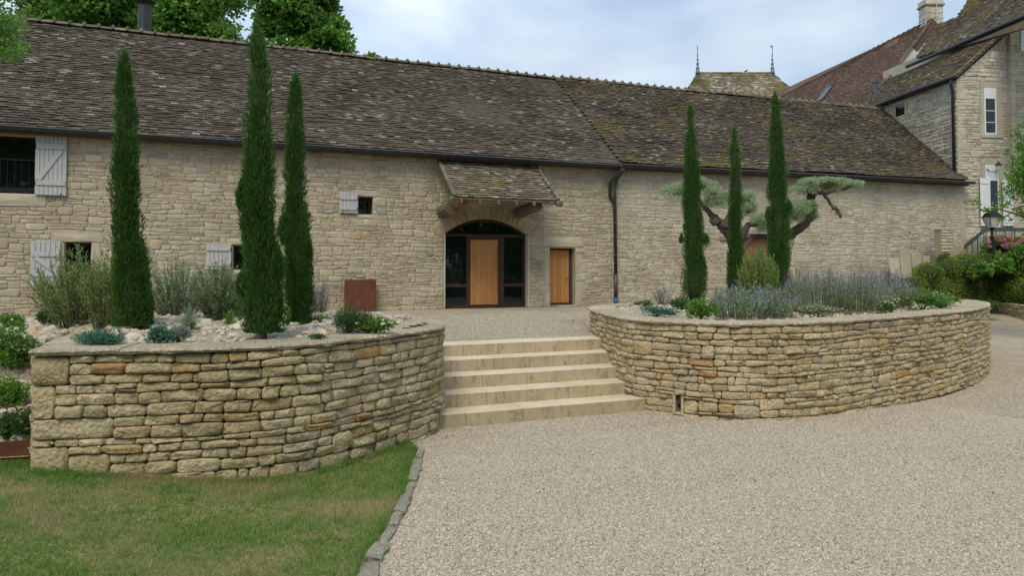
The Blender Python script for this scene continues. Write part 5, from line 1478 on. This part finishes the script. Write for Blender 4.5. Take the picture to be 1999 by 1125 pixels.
# ---- olive tree, cloud-pruned
ob = atz(1442, 575, 1.28); od = proj(ob)[2]*1.0
olive = thing('olive_tree', 'old gnarled olive tree cloud pruned into silvery pads behind the cypresses', 'tree', ob)
def op(px, py, dd=0.0): return atD(px, py, od+dd)
olr = random.Random(12)
def limb(pts, rads, name, par):
    P = [op(*p) for p in pts]; out, rr_ = [], []
    for i in range(len(P)-1):
        for k in range(4):
            t_ = k/4; q = P[i].lerp(P[i+1], t_); j = .02*scl(q)*100*.012
            out.append(q + Vector((olr.uniform(-1,1), olr.uniform(-1,1), olr.uniform(-1,1)))*.02); rr_.append((rads[i]*(1-t_)+rads[i+1]*t_)*scl(q)*olr.uniform(.88, 1.14))
    out.append(P[-1]); rr_.append(rads[-1]*scl(P[-1])); mb = MB(); mb.tube(out, rr_, 9); return mb.obj(name, M['olive_bark'], par, True)
tr = limb([(1444,600,0),(1441,540,0),(1434,490,0),(1424,460,0),(1414,444,0)], [11,10,9,9,11], 'trunk', olive)
limb([(1416,446,0),(1396,425,.1),(1378,408,.1),(1365,390,.0)], [10,7,5,3], 'branch', olive)
limb([(1414,444,0),(1430,420,-.1),(1432,398,-.1)], [13,9,5], 'branch', olive)
limb([(1400,436,0),(1392,432,.0),(1390,428,.0)], [9,8,5], 'branch', olive)
limb([(1442,500,0),(1470,462,.2),(1505,464,.3),(1545,460,.3),(1562,444,.2),(1580,428,.1),(1592,420,.1)], [6,5,7,9,9.5,6,3], 'branch', olive)
limb([(1440,470,.1),(1460,440,.1),(1500,438,.2)], [10,6,4], 'branch', olive)
limb([(1580,430,.1),(1590,410,.2),(1582,385,.2),(1582,372,.1)], [6,6,7,6], 'branch', olive)
limb([(1584,400,.1),(1583,385,.1),(1592,372,.0),(1606,376,.0),(1616,390,0),(1624,403,0),(1634,410,0),(1641,425,0)], [7,8,7,5,3,3,4,2.4], 'branch', olive)
limb([(1606,374,.0),(1640,372,.0),(1662,364,.0)], [6,3,2], 'branch', olive)
PADS = [(1322,376,22,18),(1345,368,20,16),(1372,364,20,13),(1392,378,18,12),(1402,396,20,15),(1425,386,14,12),(1455,392,20,16),(1462,412,14,14),(1480,430,16,12),(1492,448,16,11),(1505,436,14,10),
        (1560,408,22,13),(1580,404,16,11),(1550,426,20,12),(1580,424,15,9),(1575,372,22,10),(1592,360,24,13),(1612,358,22,11),(1625,372,12,7),(1652,361,24,9),(1672,360,12,6)]
ell = []
for px, py, rx, rz in PADS:
    p = op(px, py, olr.uniform(-.15, .25)); k = scl(p); ell.append((tuple(p), (rx*k*1.1, rx*k*.9, rz*k*1.1)))
    for _ in range(4):
        a_ = olr.uniform(0, 6.28); q = op(px+math.cos(a_)*rx*1.0, py-abs(math.sin(a_))*rz*.8+olr.uniform(-2, 5), olr.uniform(-.2, .3)); s_o = olr.uniform(.35, .6); ell.append((tuple(q), (rx*k*s_o, rx*k*s_o, rz*k*s_o*1.1)))
A = mass(ell, 46000, .052, .015, up=.6, out=.7, shell=.3, low=-.75, jit=.7)
leaves('foliage', A, M['olive_leaf'], olive)
hull([(c, (a*.42, b_*.42, d*.35)) for c, (a, b_, d) in ell], 1.0).obj('inner_twigs', M['stem'], olive, True)
A = mass([(tuple(op(1640, 418)), (.12, .1, .10)), (tuple(op(1625, 415)), (.08,.08,.06))], 260, .04, .01, shell=.1); leaves('sprig', A, M['willow'], olive)

# ---- broad trees behind the barn
def tree(name, label, px, D, zb, crown, n, leaf, mat, group=None, trunk_r=.4, lim=9):
    """crown: list of (px,py,dD,rx,rz) clumps"""
    p = atD(px, 500, D); b = Vector((p.x, p.y, zb)); t = thing(name, label, 'tree', b, group)
    rnd = random.Random(int(px*7+D)); ell = []; sub = []
    for (x, y, dd, rx, rz) in crown:
        c = atD(x, y, D+dd); k = (D+dd)/F; ell.append((c, rx*k, rz*k))
        m = max(5, int(rx*rz/110)) 
        for _ in range(m):
            d = Vector((rnd.gauss(0,1), rnd.gauss(0,1), rnd.gauss(0,1))).normalized()*rnd.uniform(.45, 1)
            s = rnd.uniform(.6, 1.1)*min(rx, rz)*k*.62
            sub.append(((c.x+d.x*rx*k, c.y+d.y*rx*k, c.z+d.z*rz*k), (s*1.25, s*1.25, s*.72)))
    A = mass(sub, n, leaf, leaf*.75, up=.05, out=.4, shell=.2, low=-.8, jit=.9); leaves('crown', A, mat, t)
    top = b.lerp(ell[0][0], .55); mb = MB(); mb.tube([b - Zv*.3, b.lerp(top, .5) + Vector((.1,0,0)), top], [trunk_r, trunk_r*.75, trunk_r*.5], 10); tk = mb.obj('trunk', M['bark'], t, True)
    for c, rx, rz in ell[:lim]:
        m_ = top.lerp(c, .5) + Vector((rnd.uniform(-.4,.4), rnd.uniform(-.4,.4), rnd.uniform(-.1,.5))); mb = MB(); mb.tube([top - Zv*.3, m_, c, c + Vector((rnd.uniform(-.6,.6), 0, rz*.7))], [trunk_r*.4, trunk_r*.25, trunk_r*.12, .02], 7); mb.obj('limb', M['bark'], t, True)
    return t
tg = 'broadleaf trees behind the barn'
tree('broadleaf_tree', 'bright green broadleaf tree at the far left behind the barn ridge', 120, 33, .8, [(110,-40,0,110,70),(60,-70,1,70,50),(170,-10,-2,60,50),(60,60,0,30,22),(110,40,-1,60,38),(170,70,-1,60,36),(210,20,0,60,50),(240,70,0,50,40),(40,10,1,26,16)], 30000, .26, M['plane'], tg, .4)
tree('broadleaf_tree', 'large dense broadleaf tree rising above the stove pipe', 340, 36, .8, [(330,-60,0,120,80),(300,40,-2,70,60),(370,30,-1,70,60),(420,70,-1,60,42),(260,80,0,50,30),(350,100,-2,70,30),(420,-20,1,60,60),(440,100,0,50,26),(280,-10,0,60,50)], 38000, .26, M['plane'], tg, .5)
tree('broadleaf_tree', 'tall broadleaf tree whose right edge stands against the sky', 560, 34, .8, [(560,-50,0,90,60),(540,40,0,44,40),(590,20,0,50,50),(620,70,0,40,42),(655,85,0,32,32),(672,70,0,20,26),(560,95,-1,50,24),(640,30,.5,24,30),(650,-30,0,40,26),(520,85,0,26,26),(600,110,0,50,24)], 30000, .25, M['plane'], tg, .45)
tree('broadleaf_tree', 'small bright tip of a tree showing just over the ridge', 736, 34, .8, [(735,122,0,13,12),(728,112,0,8,7),(742,130,0,12,10)], 700, .26, M['plane'], tg, .12, 2)
tree('overhanging_tree', 'blurred feathery green branches hanging in at the top left corner', -150, 9.0, .3, [(5,50,0,34,18),(30,45,0,22,14),(10,85,0,24,20),(5,110,0,20,14),(50,98,0,13,15),(-60,60,0,80,60),(-120,0,0,90,80)], 16000, .05, M['green'], None, .10, 0)
tree('maple_tree', 'airy green branches reaching in at the right edge in front of the house', 2120, 17.0, .5, [(1992,270,0,14,16),(1985,330,0,18,20),(1998,375,0,22,26),(1975,408,0,18,12),(1940,405,0,16,8),(1960,425,0,14,8),(1995,420,0,16,16),(1985,250,0,12,7),(2060,330,0,60,80),(1968,300,0,8,8),(1975,350,0,18,16),(1990,300,0,16,18),(1955,385,0,12,9),(1900,397,0,14,6),(1925,412,0,12,6)], 13000, .075, M['green'], None, .10)
# garden trees on the viewer's side, seen only in the window glass
for i, (x, y, h) in enumerate([(-13, -13, 14), (-5, -16, 16), (3, -18, 15), (11, -16, 17), (20, -14, 14), (30, -10, 15)]):
    t = thing('garden_tree', ['garden tree behind the viewer farthest left, reflected in the glass', 'tall garden tree behind the viewer on the left, reflected in the glass', 'garden tree straight behind the viewer, reflected in the glass', 'tallest garden tree behind the viewer, reflected in the door glass', 'garden tree behind the viewer on the right, reflected in the glass', 'garden tree behind the viewer farthest right, reflected in the glass'][i], 'tree', (x, y, -.2))
    ell = [((x+RNG.normal()*2.0, y+RNG.normal()*1.5, h*(.12+.75*RNG.random())), (2.9, 2.6, 2.2)) for _ in range(20)]
    leaves('crown', mass(ell, 7500, .6, .5, shell=.3, low=-.9, jit=.9), M['plane'], t)
    mb = MB(); mb.tube([(x, y, -.4), (x, y, h*.6)], [.3, .15], 8); mb.obj('trunk', M['bark'], t, True)

# ---- garden plants
PLG = None
def plant(name, label, px, pyb, z, cat='shrub'):
    b = at_bed(px, pyb, z); return thing(name, label, cat, b), b, scl(b)
def dome(name, label, px, pyb, z, w, h, n, L, W, mat, up=.4, cat='shrub', fl=None, lumps=6, fsz=.02, fn=40, low=-.2):
    t, b, k = plant(name, label, px, pyb, z, cat); rnd = random.Random(int(px*3+pyb)); ell = [((b.x, b.y, b.z+h*k*.42), (w*k*.34, w*k*.30, h*k*.48))]
    for _ in range(lumps):
        x = rnd.uniform(-.34, .34)*w*k; s = rnd.uniform(.16, .26); ell.append(((b.x+RT.x*x, b.y+RT.y*x+rnd.uniform(-.15,.15)*w*k, b.z+h*k*rnd.uniform(.2, .68)*(1-.8*abs(x)/(w*k))), (w*k*s, w*k*s, h*k*s*1.1)))
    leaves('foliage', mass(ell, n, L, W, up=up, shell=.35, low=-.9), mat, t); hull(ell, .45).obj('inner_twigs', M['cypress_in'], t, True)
    mb = MB()
    for i in range(5): mb.tube([tuple(b - Zv*.04), (b.x+rnd.uniform(-.2,.2)*w*k, b.y+rnd.uniform(-.2,.2)*w*k, b.z+h*k*.6)], [.012, .005], 5)
    mb.obj('stem', M['stem'], t)
    if fl:
        A = []
        for _ in range(fn):
            c, r = rnd.choice(ell); d = np.array([rnd.uniform(-1,1), rnd.uniform(-1,.4), rnd.uniform(.1,1)]); d = d/np.linalg.norm(d); q = np.array(c)+d*np.array(r)*1.08
            P = np.repeat(q[None], 7, 0); a = RNG.random(7)*6.28; D = unit(np.stack([np.cos(a), np.sin(a), .35+.4*RNG.random(7)], 1)+d*.5); A.append(leafq(P, D, fsz, fsz*.7))
        leaves('blossom', np.concatenate(A), M[fl], t)
    return t, b, k
def feather(name, label, px, pyb, z, w, h, ns, per, L, W, mat, spread=.5, cat='shrub', tip=None, straight=.55, tl=.12, bs=.35, fk=.75):
    """many arching stems, each set with narrow leaves; optional flower spikes at the tips"""
    t, b, k = plant(name, label, px, pyb, z, cat); H = h*k; Wd = w*k*.5
    a = RNG.random(ns)*2*np.pi; r = np.sqrt(RNG.random(ns)); tipx = np.cos(a)*r*Wd; tipy = np.sin(a)*r*Wd*.8
    hh = H*(1-.45*r**2)*RNG.uniform(.55, 1.06, ns)*(1+.22*np.sin(a*3+px)*r)
    base = np.array(b)[None] + np.stack([tipx*bs, tipy*bs, np.zeros(ns)-.02], 1); tip_ = np.array(b)[None] + np.stack([tipx, tipy, hh], 1)
    ctrl = base*.45 + tip_*.55; ctrl[:, 2] += H*.12*straight
    ti = RNG.random((ns, per))**.7*.95+.05; ti = ti[..., None]
    P = ((1-ti)**2*base[:, None] + 2*ti*(1-ti)*ctrl[:, None] + ti**2*tip_[:, None]).reshape(-1, 3)
    T = (2*(1-ti)*(ctrl-base)[:, None] + 2*ti*(tip_-ctrl)[:, None]).reshape(-1, 3); T = unit(T); n = len(P)
    leaves('foliage', leafq(P, unit(T + RNG.normal(size=(n, 3))*spread), L*RNG.uniform(.6, 1.2, n), W), mat, t)
    q = []; S = unit(np.cross(unit(tip_-base), RNG.normal(size=(ns, 3))))*.0028
    for s0, s1 in ((0, .5), (.5, 1)):
        f0 = lambda u: (1-u)**2*base + 2*u*(1-u)*ctrl + u**2*tip_
        q.append(np.stack([f0(s0)-S, f0(s0)+S, f0(s1)+S*.7, f0(s1)-S*.7], 1))
    leaves('stem', np.concatenate(q), M['stem'] if mat is not M['silver_blue'] else M['silver_blue'], t)
    if tip:
        m = 8; kp = RNG.random(ns) < fk; tip_, ctrl = tip_[kp], ctrl[kp]; ns = int(kp.sum()); u = RNG.random((ns, m, 1)); dirs = unit(tip_-ctrl)
        P = (tip_[:, None] + dirs[:, None]*(u-.4)*tl + RNG.normal(size=(ns, m, 3))*.006).reshape(-1, 3); n = len(P)
        leaves('flower', leafq(P, unit(np.repeat(dirs, m, 0)*.6 + RNG.normal(size=(n, 3))*.6), .018, .010), M[tip], t)
    return t, b, k
def tuft(name, label, px, pyb, z, w, h, n, mat, wd=.006, cat='grass'):
    t, b, k = plant(name, label, px, pyb, z, cat); H, Wd = h*k, w*k*.5
    a = RNG.random(n)*2*np.pi; r = RNG.random(n)**.7; d = np.stack([np.cos(a), np.sin(a), np.zeros(n)], 1)
    p0 = np.array(b)[None] + d*.04*r[:, None]; q = []; ln = RNG.uniform(.7, 1.05, n)
    S = np.stack([-np.sin(a), np.cos(a), np.zeros(n)], 1)*wd*.5
    def f0(u): return p0 + d*(Wd*r*u**1.6*ln)[:, None] + np.array([0, 0, 1.0])*((H*ln*(1-.35*r))*(u*1.5 - .5*u*u*(1+.9*r)))[:, None]
    us = [0, .35, .7, 1.0]
    for i in range(3): q.append(np.stack([f0(us[i])-S*(1-.2*us[i]), f0(us[i])+S*(1-.2*us[i]), f0(us[i+1])+S*(1-.85*us[i+1]), f0(us[i+1])-S*(1-.85*us[i+1])], 1))
    leaves('blade', np.concatenate(q), mat, t); return t

# left bed
feather('willowy_shrub', 'tall feathery olive green shrub left of the first cypress', 150, 636, 1.28, 165, 150, 270, 28, .055, .013, M['willow'], bs=.4)
feather('willowy_shrub', 'loose feathery shrub in front of the low shuttered window', 205, 640, 1.28, 100, 172, 150, 26, .055, .012, M['willow'], bs=.4)
feather('oleander_shrub', 'grey green shrub with thin twigs right of the first cypress', 345, 622, 1.28, 140, 116, 240, 26, .05, .014, M['grey_green'])
feather('oleander_shrub', 'dense grey green shrub just left of the tallest cypress', 432, 628, 1.28, 130, 118, 330, 28, .05, .014, M['grey_green'])
tuft('grass_tuft', 'arching tuft of bluish ornamental grass among white rocks', 368, 648, 1.27, 95, 62, 260, M['grey_green'], .007)
tuft('grass_tuft', 'finer green grass tuft beside the tallest cypress', 448, 640, 1.27, 60, 46, 160, M['green'], .006)
dome('juniper_cushion', 'spreading dark blue green juniper behind the left coping', 205, 671, 1.25, 105, 30, 3600, .030, .008, M['blue_green'], lumps=9)
dome('spurge_plant', 'blue grey spurge clump beside the spreading juniper', 312, 668, 1.25, 50, 34, 1300, .035, .012, M['blue_green'], lumps=8, cat='plant')
dome('spurge_plant', 'pale blue spurge clump with yellowish tips', 348, 666, 1.25, 44, 34, 1100, .035, .012, M['silver_blue'], lumps=7, cat='plant')
dome('dark_shrub', 'low dark rounded shrub at the foot of the feathery shrub', 100, 634, 1.25, 62, 34, 1500, .05, .016, M['dark_green'], lumps=7)
feather('lavender', 'tall narrow lavender clump behind the thin cypress', 624, 622, 1.27, 44, 80, 90, 9, .04, .006, M['grey_green'], .25, 'plant', 'violet', .1, .10)
dome('euphorbia_shrub', 'rounded dark green needle leaved shrub near the bed corner', 682, 648, 1.26, 92, 52, 4200, .045, .007, M['dark_green'], up=.9, lumps=10)
dome('rose_bush', 'low bright green rose bush with a few white flowers at the wall corner', 735, 650, 1.25, 84, 34, 1700, .032, .022, M['green'], fl='white_fl', fn=8, fsz=.035, lumps=8)
dome('low_plant', 'yellow green low plant between the thin cypress and the round shrub', 628, 636, 1.26, 46, 24, 700, .03, .016, M['willow'], cat='plant')
dome('low_plant', 'tiny green sprig on the rocks just behind the left coping', 620, 661, 1.25, 42, 9, 500, .02, .008, M['dark_green'], cat='plant', lumps=5)
feather('bright_fern', 'bright green leafy plant between the two right hand cypresses of the left bed', 556, 640, 1.26, 46, 46, 22, 16, .05, .02, M['green'], .7, 'plant')
b0 = bl(-2.6, 9.3)
dome('mock_orange', 'bushy green shrub with small white flowers at the left edge', 22, 716, bl(-2.6, 8.5), 96, 96, 3600, .045, .020, M['green'], fl='white_fl', fn=60, fsz=.024, lumps=10)
dome('geranium_clump', 'round leafy green plant on the rocks below the white flowered shrub', 8, 792, bl(-2.3, 7.8), 84, 62, 2200, .035, .020, M['green'], cat='plant', lumps=8)
dome('geranium_clump', 'dark leafy plant tucked against the end of the left wall', 36, 860, bl(-2.1, 7.4), 84, 74, 2700, .035, .018, M['dark_green'], fl='white_fl', fn=16, fsz=.012, cat='plant', lumps=9)
dome('dark_shrub', 'green shrub behind the rocks at the far left below the barn wall', 18, 640, 1.2, 60, 30, 900, .04, .02, M['green'])
# right bed
dome('sedum_mat', 'low blue green mat with tiny white flowers at the left tip of the right bed', 1282, 617, 1.25, 95, 22, 2600, .026, .009, M['blue_green'], cat='plant', fl='white_fl', fn=14, fsz=.012, lumps=9)
dome('sedum_mat', 'dark green low cushion right of the blue green mat', 1330, 606, 1.26, 56, 28, 1500, .03, .012, M['dark_green'], cat='plant')
feather('lavender', 'small upright lavender clump in front of the downpipe', 1293, 594, 1.27, 42, 34, 70, 8, .03, .006, M['grey_green'], .25, 'plant', 'violet', .1, .06)
dome('daisy_clump', 'loose white flowered plant at the left tip of the right bed', 1262, 600, 1.25, 60, 22, 700, .025, .008, M['willow'], cat='plant', fl='white_fl', fn=22, fsz=.012)
dome('leafy_plant', 'bright fresh green leafy plant at the coping below the first right hand cypress', 1368, 620, 1.24, 66, 40, 1700, .045, .020, M['green'], cat='plant', lumps=9)
tuft('grass_tuft', 'upright bright green grass clump beside the fresh green plant', 1398, 606, 1.26, 34, 54, 150, M['green'], .008)
feather('catmint', 'wide grey blue catmint mound with violet spikes behind the coping', 1442, 617, 1.25, 125, 62, 300, 18, .028, .016, M['sage'], .8, 'plant', 'violet', .2, .05, .75)
feather('catmint', 'second grey blue catmint mound spilling right of the first', 1505, 615, 1.25, 112, 54, 260, 18, .028, .016, M['sage'], .8, 'plant', 'violet', .2, .05, .75)
feather('broom_shrub', 'tall light green twiggy shrub between the middle and tallest right cypresses', 1482, 604, 1.28, 88, 124, 420, 34, .045, .012, M['broom'], .4, bs=.7)
feather('silver_shrub', 'thin grey shrub right of the tallest right hand cypress', 1556, 600, 1.28, 46, 90, 60, 18, .04, .01, M['grey_green'], .5)
dome('daisy_clump', 'low spreading clump of small white daisies behind the right coping', 1596, 617, 1.24, 112, 24, 2600, .024, .008, M['willow'], cat='plant', fl='white_fl', fn=70, fsz=.014, lumps=10)
feather('russian_sage', 'tall violet sage clump right of the tallest cypress', 1602, 606, 1.27, 150, 84, 420, 14, .036, .009, M['sage'], .6, 'plant', 'violet', .1, .12, .8)
feather('russian_sage', 'middle violet and silver sage clump of the right bed', 1672, 604, 1.28, 150, 80, 420, 14, .036, .009, M['sage'], .6, 'plant', 'violet', .1, .12, .8)
feather('russian_sage', 'sage clump leaning towards the stone slabs', 1728, 598, 1.28, 130, 66, 330, 14, .036, .009, M['sage'], .6, 'plant', 'violet', .1, .12, .8)
feather('purple_shrub', 'dark purplish twiggy shrub behind the sage', 1745, 582, 1.3, 70, 58, 110, 16, .03, .014, M['dark_green'], .6, 'shrub', 'violet', .2, .1)
dome('rose_bush', 'white flowering rose at the right end of the bed', 1738, 610, 1.24, 46, 44, 1100, .03, .018, M['green'], fl='white_fl', fn=26, fsz=.035, lumps=7)
dome('daisy_clump', 'fresh green flowering clump at the far right tip of the bed', 1800, 603, 1.24, 110, 44, 5200, .030, .012, M['green'], cat='plant', fl='white_fl', fn=70, fsz=.016, lumps=10)
dome('low_plant', 'bright green cushion beside the coping at the right tip of the bed', 1846, 598, 1.24, 46, 26, 1600, .028, .010, M['green'], cat='plant')

# ---- hedge, scrub and hydrangea on the right
def belt(name, label, pts, n, L, W, mat, up=.2, cat='hedge', k2=.82, low=-.6, fl=None):
    ell = []; p = atD(pts[0][0], pts[0][1], pts[0][2]); t = thing(name, label, cat, (p.x, p.y, .7))
    for (px, py, D, rx, rz) in pts:
        c = atD(px, py, D); k = D/F; ell.append((tuple(c), (rx*k, rx*k*.8, rz*k)))
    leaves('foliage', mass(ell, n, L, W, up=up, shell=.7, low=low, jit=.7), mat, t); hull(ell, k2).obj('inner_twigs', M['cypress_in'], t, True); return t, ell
HP = []
for i in range(34):
    px = 1755 + i*10.5; D = float(np.interp(px, [1755,1830,1900,1950,1999,2050,2110], [23.6,23.8,24.6,24.9,23.8,22.0,19.6])); HP.append((px, float(np.interp(px, [1755,1830,1950,2100], [562,565,568,580]))+2.5*math.sin(i*1.7), D, 24, float(np.interp(px, [1755,1830,1950,2100], [18,26,32,42]))*(1+.06*math.sin(i*2.3))))
belt('clipped_hedge', 'low spreading yellow green hedge hanging over the garden wall on the right', HP, 46000, .075, .026, M['hedge'], up=-.05)
belt('scrub_bank', 'rough brownish green shrubs on the bank in front of the barn end', [(1812,536,23.9,30,22),(1850,526,24.2,30,22),(1842,508,24.4,16,14),(1885,520,24.3,32,24),(1925,518,24.4,34,24),(1965,520,24.3,36,26),(2010,522,24,40,30)], 14000, .07, .028, M['hedge'], up=.2, cat='shrub')
belt('currant_bush', 'light green broad leaved bush growing out of the hedge', [(1918,528,23.6,18,13),(1960,520,23.6,16,16),(1900,536,23.6,10,8),(1990,498,23.9,18,18)], 1300, .13, .10, M['green'], cat='shrub')
t, ell = belt('hydrangea', 'hydrangea bush with round pink flower heads beside the lamp post', [(1955,478,24.6,20,16),(1980,484,24.6,22,18),(1930,490,24.6,14,10),(2005,478,24.5,18,18)], 1300, .13, .09, M['green'], cat='shrub')
hyr = random.Random(4)
for px, py in [(1931,473),(1932,481),(1948,462),(1957,461),(1951,469),(1960,469),(1972,463),(1974,467),(1965,477),(1970,476),(1976,478),(1958,479),(1983,482),(1990,482),(1996,464),(1994,470),(1986,476),(1963,482)]:
    c = atD(px, py, 24.15); r = hyr.uniform(.055, .085); d = sph(130)
    leaves('flower_head', leafq(np.array(c)+d*r*np.array([1, 1, .75])*.8, unit(d+RNG.normal(size=(130, 3))*.5), .035, .028), M['pink_fl'], t)
belt('dark_thicket', 'dark dense foliage under the hedge behind the far tip of the right bed', [(1880,594,22.0,30,10),(1925,596,22.2,30,8)], 1800, .07, .03, M['dark_green'], cat='shrub')

# ------------------------------------------------------------------ lawn blades
n = 330000
X = RNG.uniform(-5.0, 2.4, n); Y = 2.6 + 5.2*RNG.random(n)**1.25
kx = np.array([kerbx(y) for y in np.linspace(2, 8, 200)]); ok = X < np.interp(Y, np.linspace(2, 8, 200), kx) - .06
wx = np.array([LP.p[i].x for i in range(0, len(LP.p)) if LP.p[i].y < 8.2]); wy = np.array([LP.p[i].y for i in range(0, len(LP.p)) if LP.p[i].y < 8.2])
wall_y = np.where(X < -1.69, 7.22, np.interp(X, wx[:len(wx)], wy))
ok &= Y < wall_y - .035
X, Y = X[ok], Y[ok]; n = len(X)
Zg = np.array([gz(a, b_) for a, b_ in zip(X, Y)]) + .002
tall = np.exp(-((wall_y[ok]-Y)/.25))*.8 + np.array([.5+.9*pnoise(a*1.3, b_*1.3, 7) for a, b_ in zip(X, Y)])
Ln = np.clip(.024 + .026*np.clip(tall, 0, 1.4), .016, .075)*RNG.uniform(.6, 1.25, n)
P = np.stack([X, Y, Zg], 1); D = unit(np.array([0, 0, 1.0]) + RNG.normal(size=(n, 3))*np.array([.55, .55, .1]))
S = unit(np.cross(D, RNG.normal(size=(n, 3))))*(RNG.uniform(.0022, .0046, n)[:, None])
tri = np.stack([P - S, P + S, P + D*Ln[:, None]], 1)
leaves('lawn_grass', tri, M['grass'], None)['label'] = 'patchy half dry lawn grass'

m = 2600
tx = RNG.uniform(-4.5, 2.3, m); ty = RNG.uniform(3.0, 7.7, m); wy2 = np.where(tx < -1.69, 7.22, np.interp(tx, wx, wy)); near = RNG.random(m) < .45
ty = np.where(near, wy2 - .03 - .10*RNG.random(m)**2, ty); kk = np.interp(ty, np.linspace(2, 8, 200), kx); edge_ = RNG.random(m) < .18; tx = np.where(edge_, kk - .07 - .05*RNG.random(m), tx)
ok = (tx < kk - .05) & (ty < np.where(tx < -1.69, 7.22, np.interp(tx, wx, wy)) - .02); tx, ty = tx[ok], ty[ok]
P = np.repeat(np.array([(a, b_, gz(a, b_)) for a, b_ in zip(tx, ty)]), 14, 0); n = len(P); P[:, :2] += RNG.normal(size=(n, 2))*.012
D = unit(np.array([0, 0, 1.0]) + RNG.normal(size=(n, 3))*np.array([.5, .5, .1])); S = unit(np.cross(D, RNG.normal(size=(n, 3))))*.0028
Ln = RNG.uniform(.04, .095, n)
leaves('grass_tufts', np.stack([P - S, P + S, P + D*Ln[:, None]], 1), M['grass'], None)['label'] = 'longer grass tufts along the wall foot and in the lawn'
q = []
for _ in range(70):
    X, Y = rk.uniform(1.0, 7.5), rk.uniform(3.2, 8.6)
    if X < kerbx(min(Y, yk)) + .1 or inside(X, Y, off_poly(LP, .05)) or inside(X, Y, off_poly(RPATH, .05)) or (X > 2 and X < 5.6 and Y > 8.0): continue
    q.append((X, Y, gz(X, Y)+.014))
P = np.array(q); n = len(P); a_ = RNG.random(n)*6.28
leaves('fallen_leaves', leafq(P, unit(np.stack([np.cos(a_), np.sin(a_), RNG.uniform(-.1, .3, n)], 1)), RNG.uniform(.02, .045, n), RNG.uniform(.012, .022, n), flat=np.array([0, 0, 3.0])), M['dry_leaf'], None)['label'] = 'a few dry brown leaves on the gravel'

# ------------------------------------------------------------------ loose gravel chippings (instances on points)
pts = []
def gpts(n, d0, d1, x0, x1, zf, test):
    a = RNG.uniform(x0, x1, n*2); b_ = RNG.uniform(d0, d1, n*2)
    for X, Y in zip(a, b_):
        if test(X, Y): pts.append((X, Y, zf(X, Y)))
def in_view(X, Y, z=0):
    px, py, D = proj((X, Y, z)); return D > .5 and -30 < px < 2030 and py < 1150
PLo, PRo = off_poly(LP, .0), off_poly(RPATH, .0)
tst = lambda X, Y: X > kerbx(min(Y, yk))+.05 and in_view(X, Y) and not inside(X, Y, PLo) and not inside(X, Y, PRo) and not (2.0 < X < 5.6 and Y > 8.04)
N0 = 0
def ring(dens, ya, yb, xa, xb):
    area = (xb-xa)*(yb-ya); gpts(int(dens*area/2), ya, yb, xa, xb, gz, tst)
ring(5200, 2.2, 5.0, .6, 6.5); ring(3600, 5.0, 7.2, .8, 9.5); ring(2200, 7.2, 8.6, 1.8, 13)
ring(2200, 1.0, 5.0, 6.5, 9.0); ring(1500, 3.0, 7.2, 9.0, 13)
gpts(22000, 9.95, 15.5, 2.4, 9.5, lambda X, Y: TZ-.008, lambda X, Y: in_view(X, Y, TZ) and not inside(X, Y, PLo) and not inside(X, Y, PRo))
pme = bpy.data.meshes.new('gravel_chippings'); A = np.array(pts, dtype=np.float32)
pme.vertices.add(len(A)); pme.vertices.foreach_set('co', A.reshape(-1)); pme.update()
po = bpy.data.objects.new('gravel_chippings', pme); COL.objects.link(po); po['kind'] = 'stuff'; po['label'] = 'loose pale limestone chippings on the drive'
ng = bpy.data.node_groups.new('chippings', 'GeometryNodeTree')
ng.interface.new_socket('Geometry', in_out='INPUT', socket_type='NodeSocketGeometry'); ng.interface.new_socket('Geometry', in_out='OUTPUT', socket_type='NodeSocketGeometry')
gi, go = ng.nodes.new('NodeGroupInput'), ng.nodes.new('NodeGroupOutput')
icn = ng.nodes.new('GeometryNodeMeshIcoSphere'); icn.inputs['Radius'].default_value = .0088; icn.inputs['Subdivisions'].default_value = 1
sm = ng.nodes.new('GeometryNodeSetMaterial'); sm.inputs['Material'].default_value = M['pebble']
ip = ng.nodes.new('GeometryNodeInstanceOnPoints')
def rv(lo, hi, t='FLOAT_VECTOR', seed=0):
    r_ = ng.nodes.new('FunctionNodeRandomValue'); r_.data_type = t
    o = [s for s in r_.inputs if s.name == 'Min' and s.enabled][0], [s for s in r_.inputs if s.name == 'Max' and s.enabled][0]
    o[0].default_value = lo; o[1].default_value = hi; r_.inputs['Seed'].default_value = seed
    return [s for s in r_.outputs if s.enabled][0]
ng.links.new(gi.outputs[0], ip.inputs['Points']); ng.links.new(icn.outputs['Mesh'], sm.inputs['Geometry']); ng.links.new(sm.outputs[0], ip.inputs['Instance'])
ng.links.new(rv((-.6,-.6,0), (.6,.6,6.28), seed=1), ip.inputs['Rotation']); ng.links.new(rv((.6,.55,.4), (1.5,1.2,.85), seed=2), ip.inputs['Scale'])
ng.links.new(ip.outputs[0], go.inputs[0])
md = po.modifiers.new('chippings', 'NODES'); md.node_group = ng
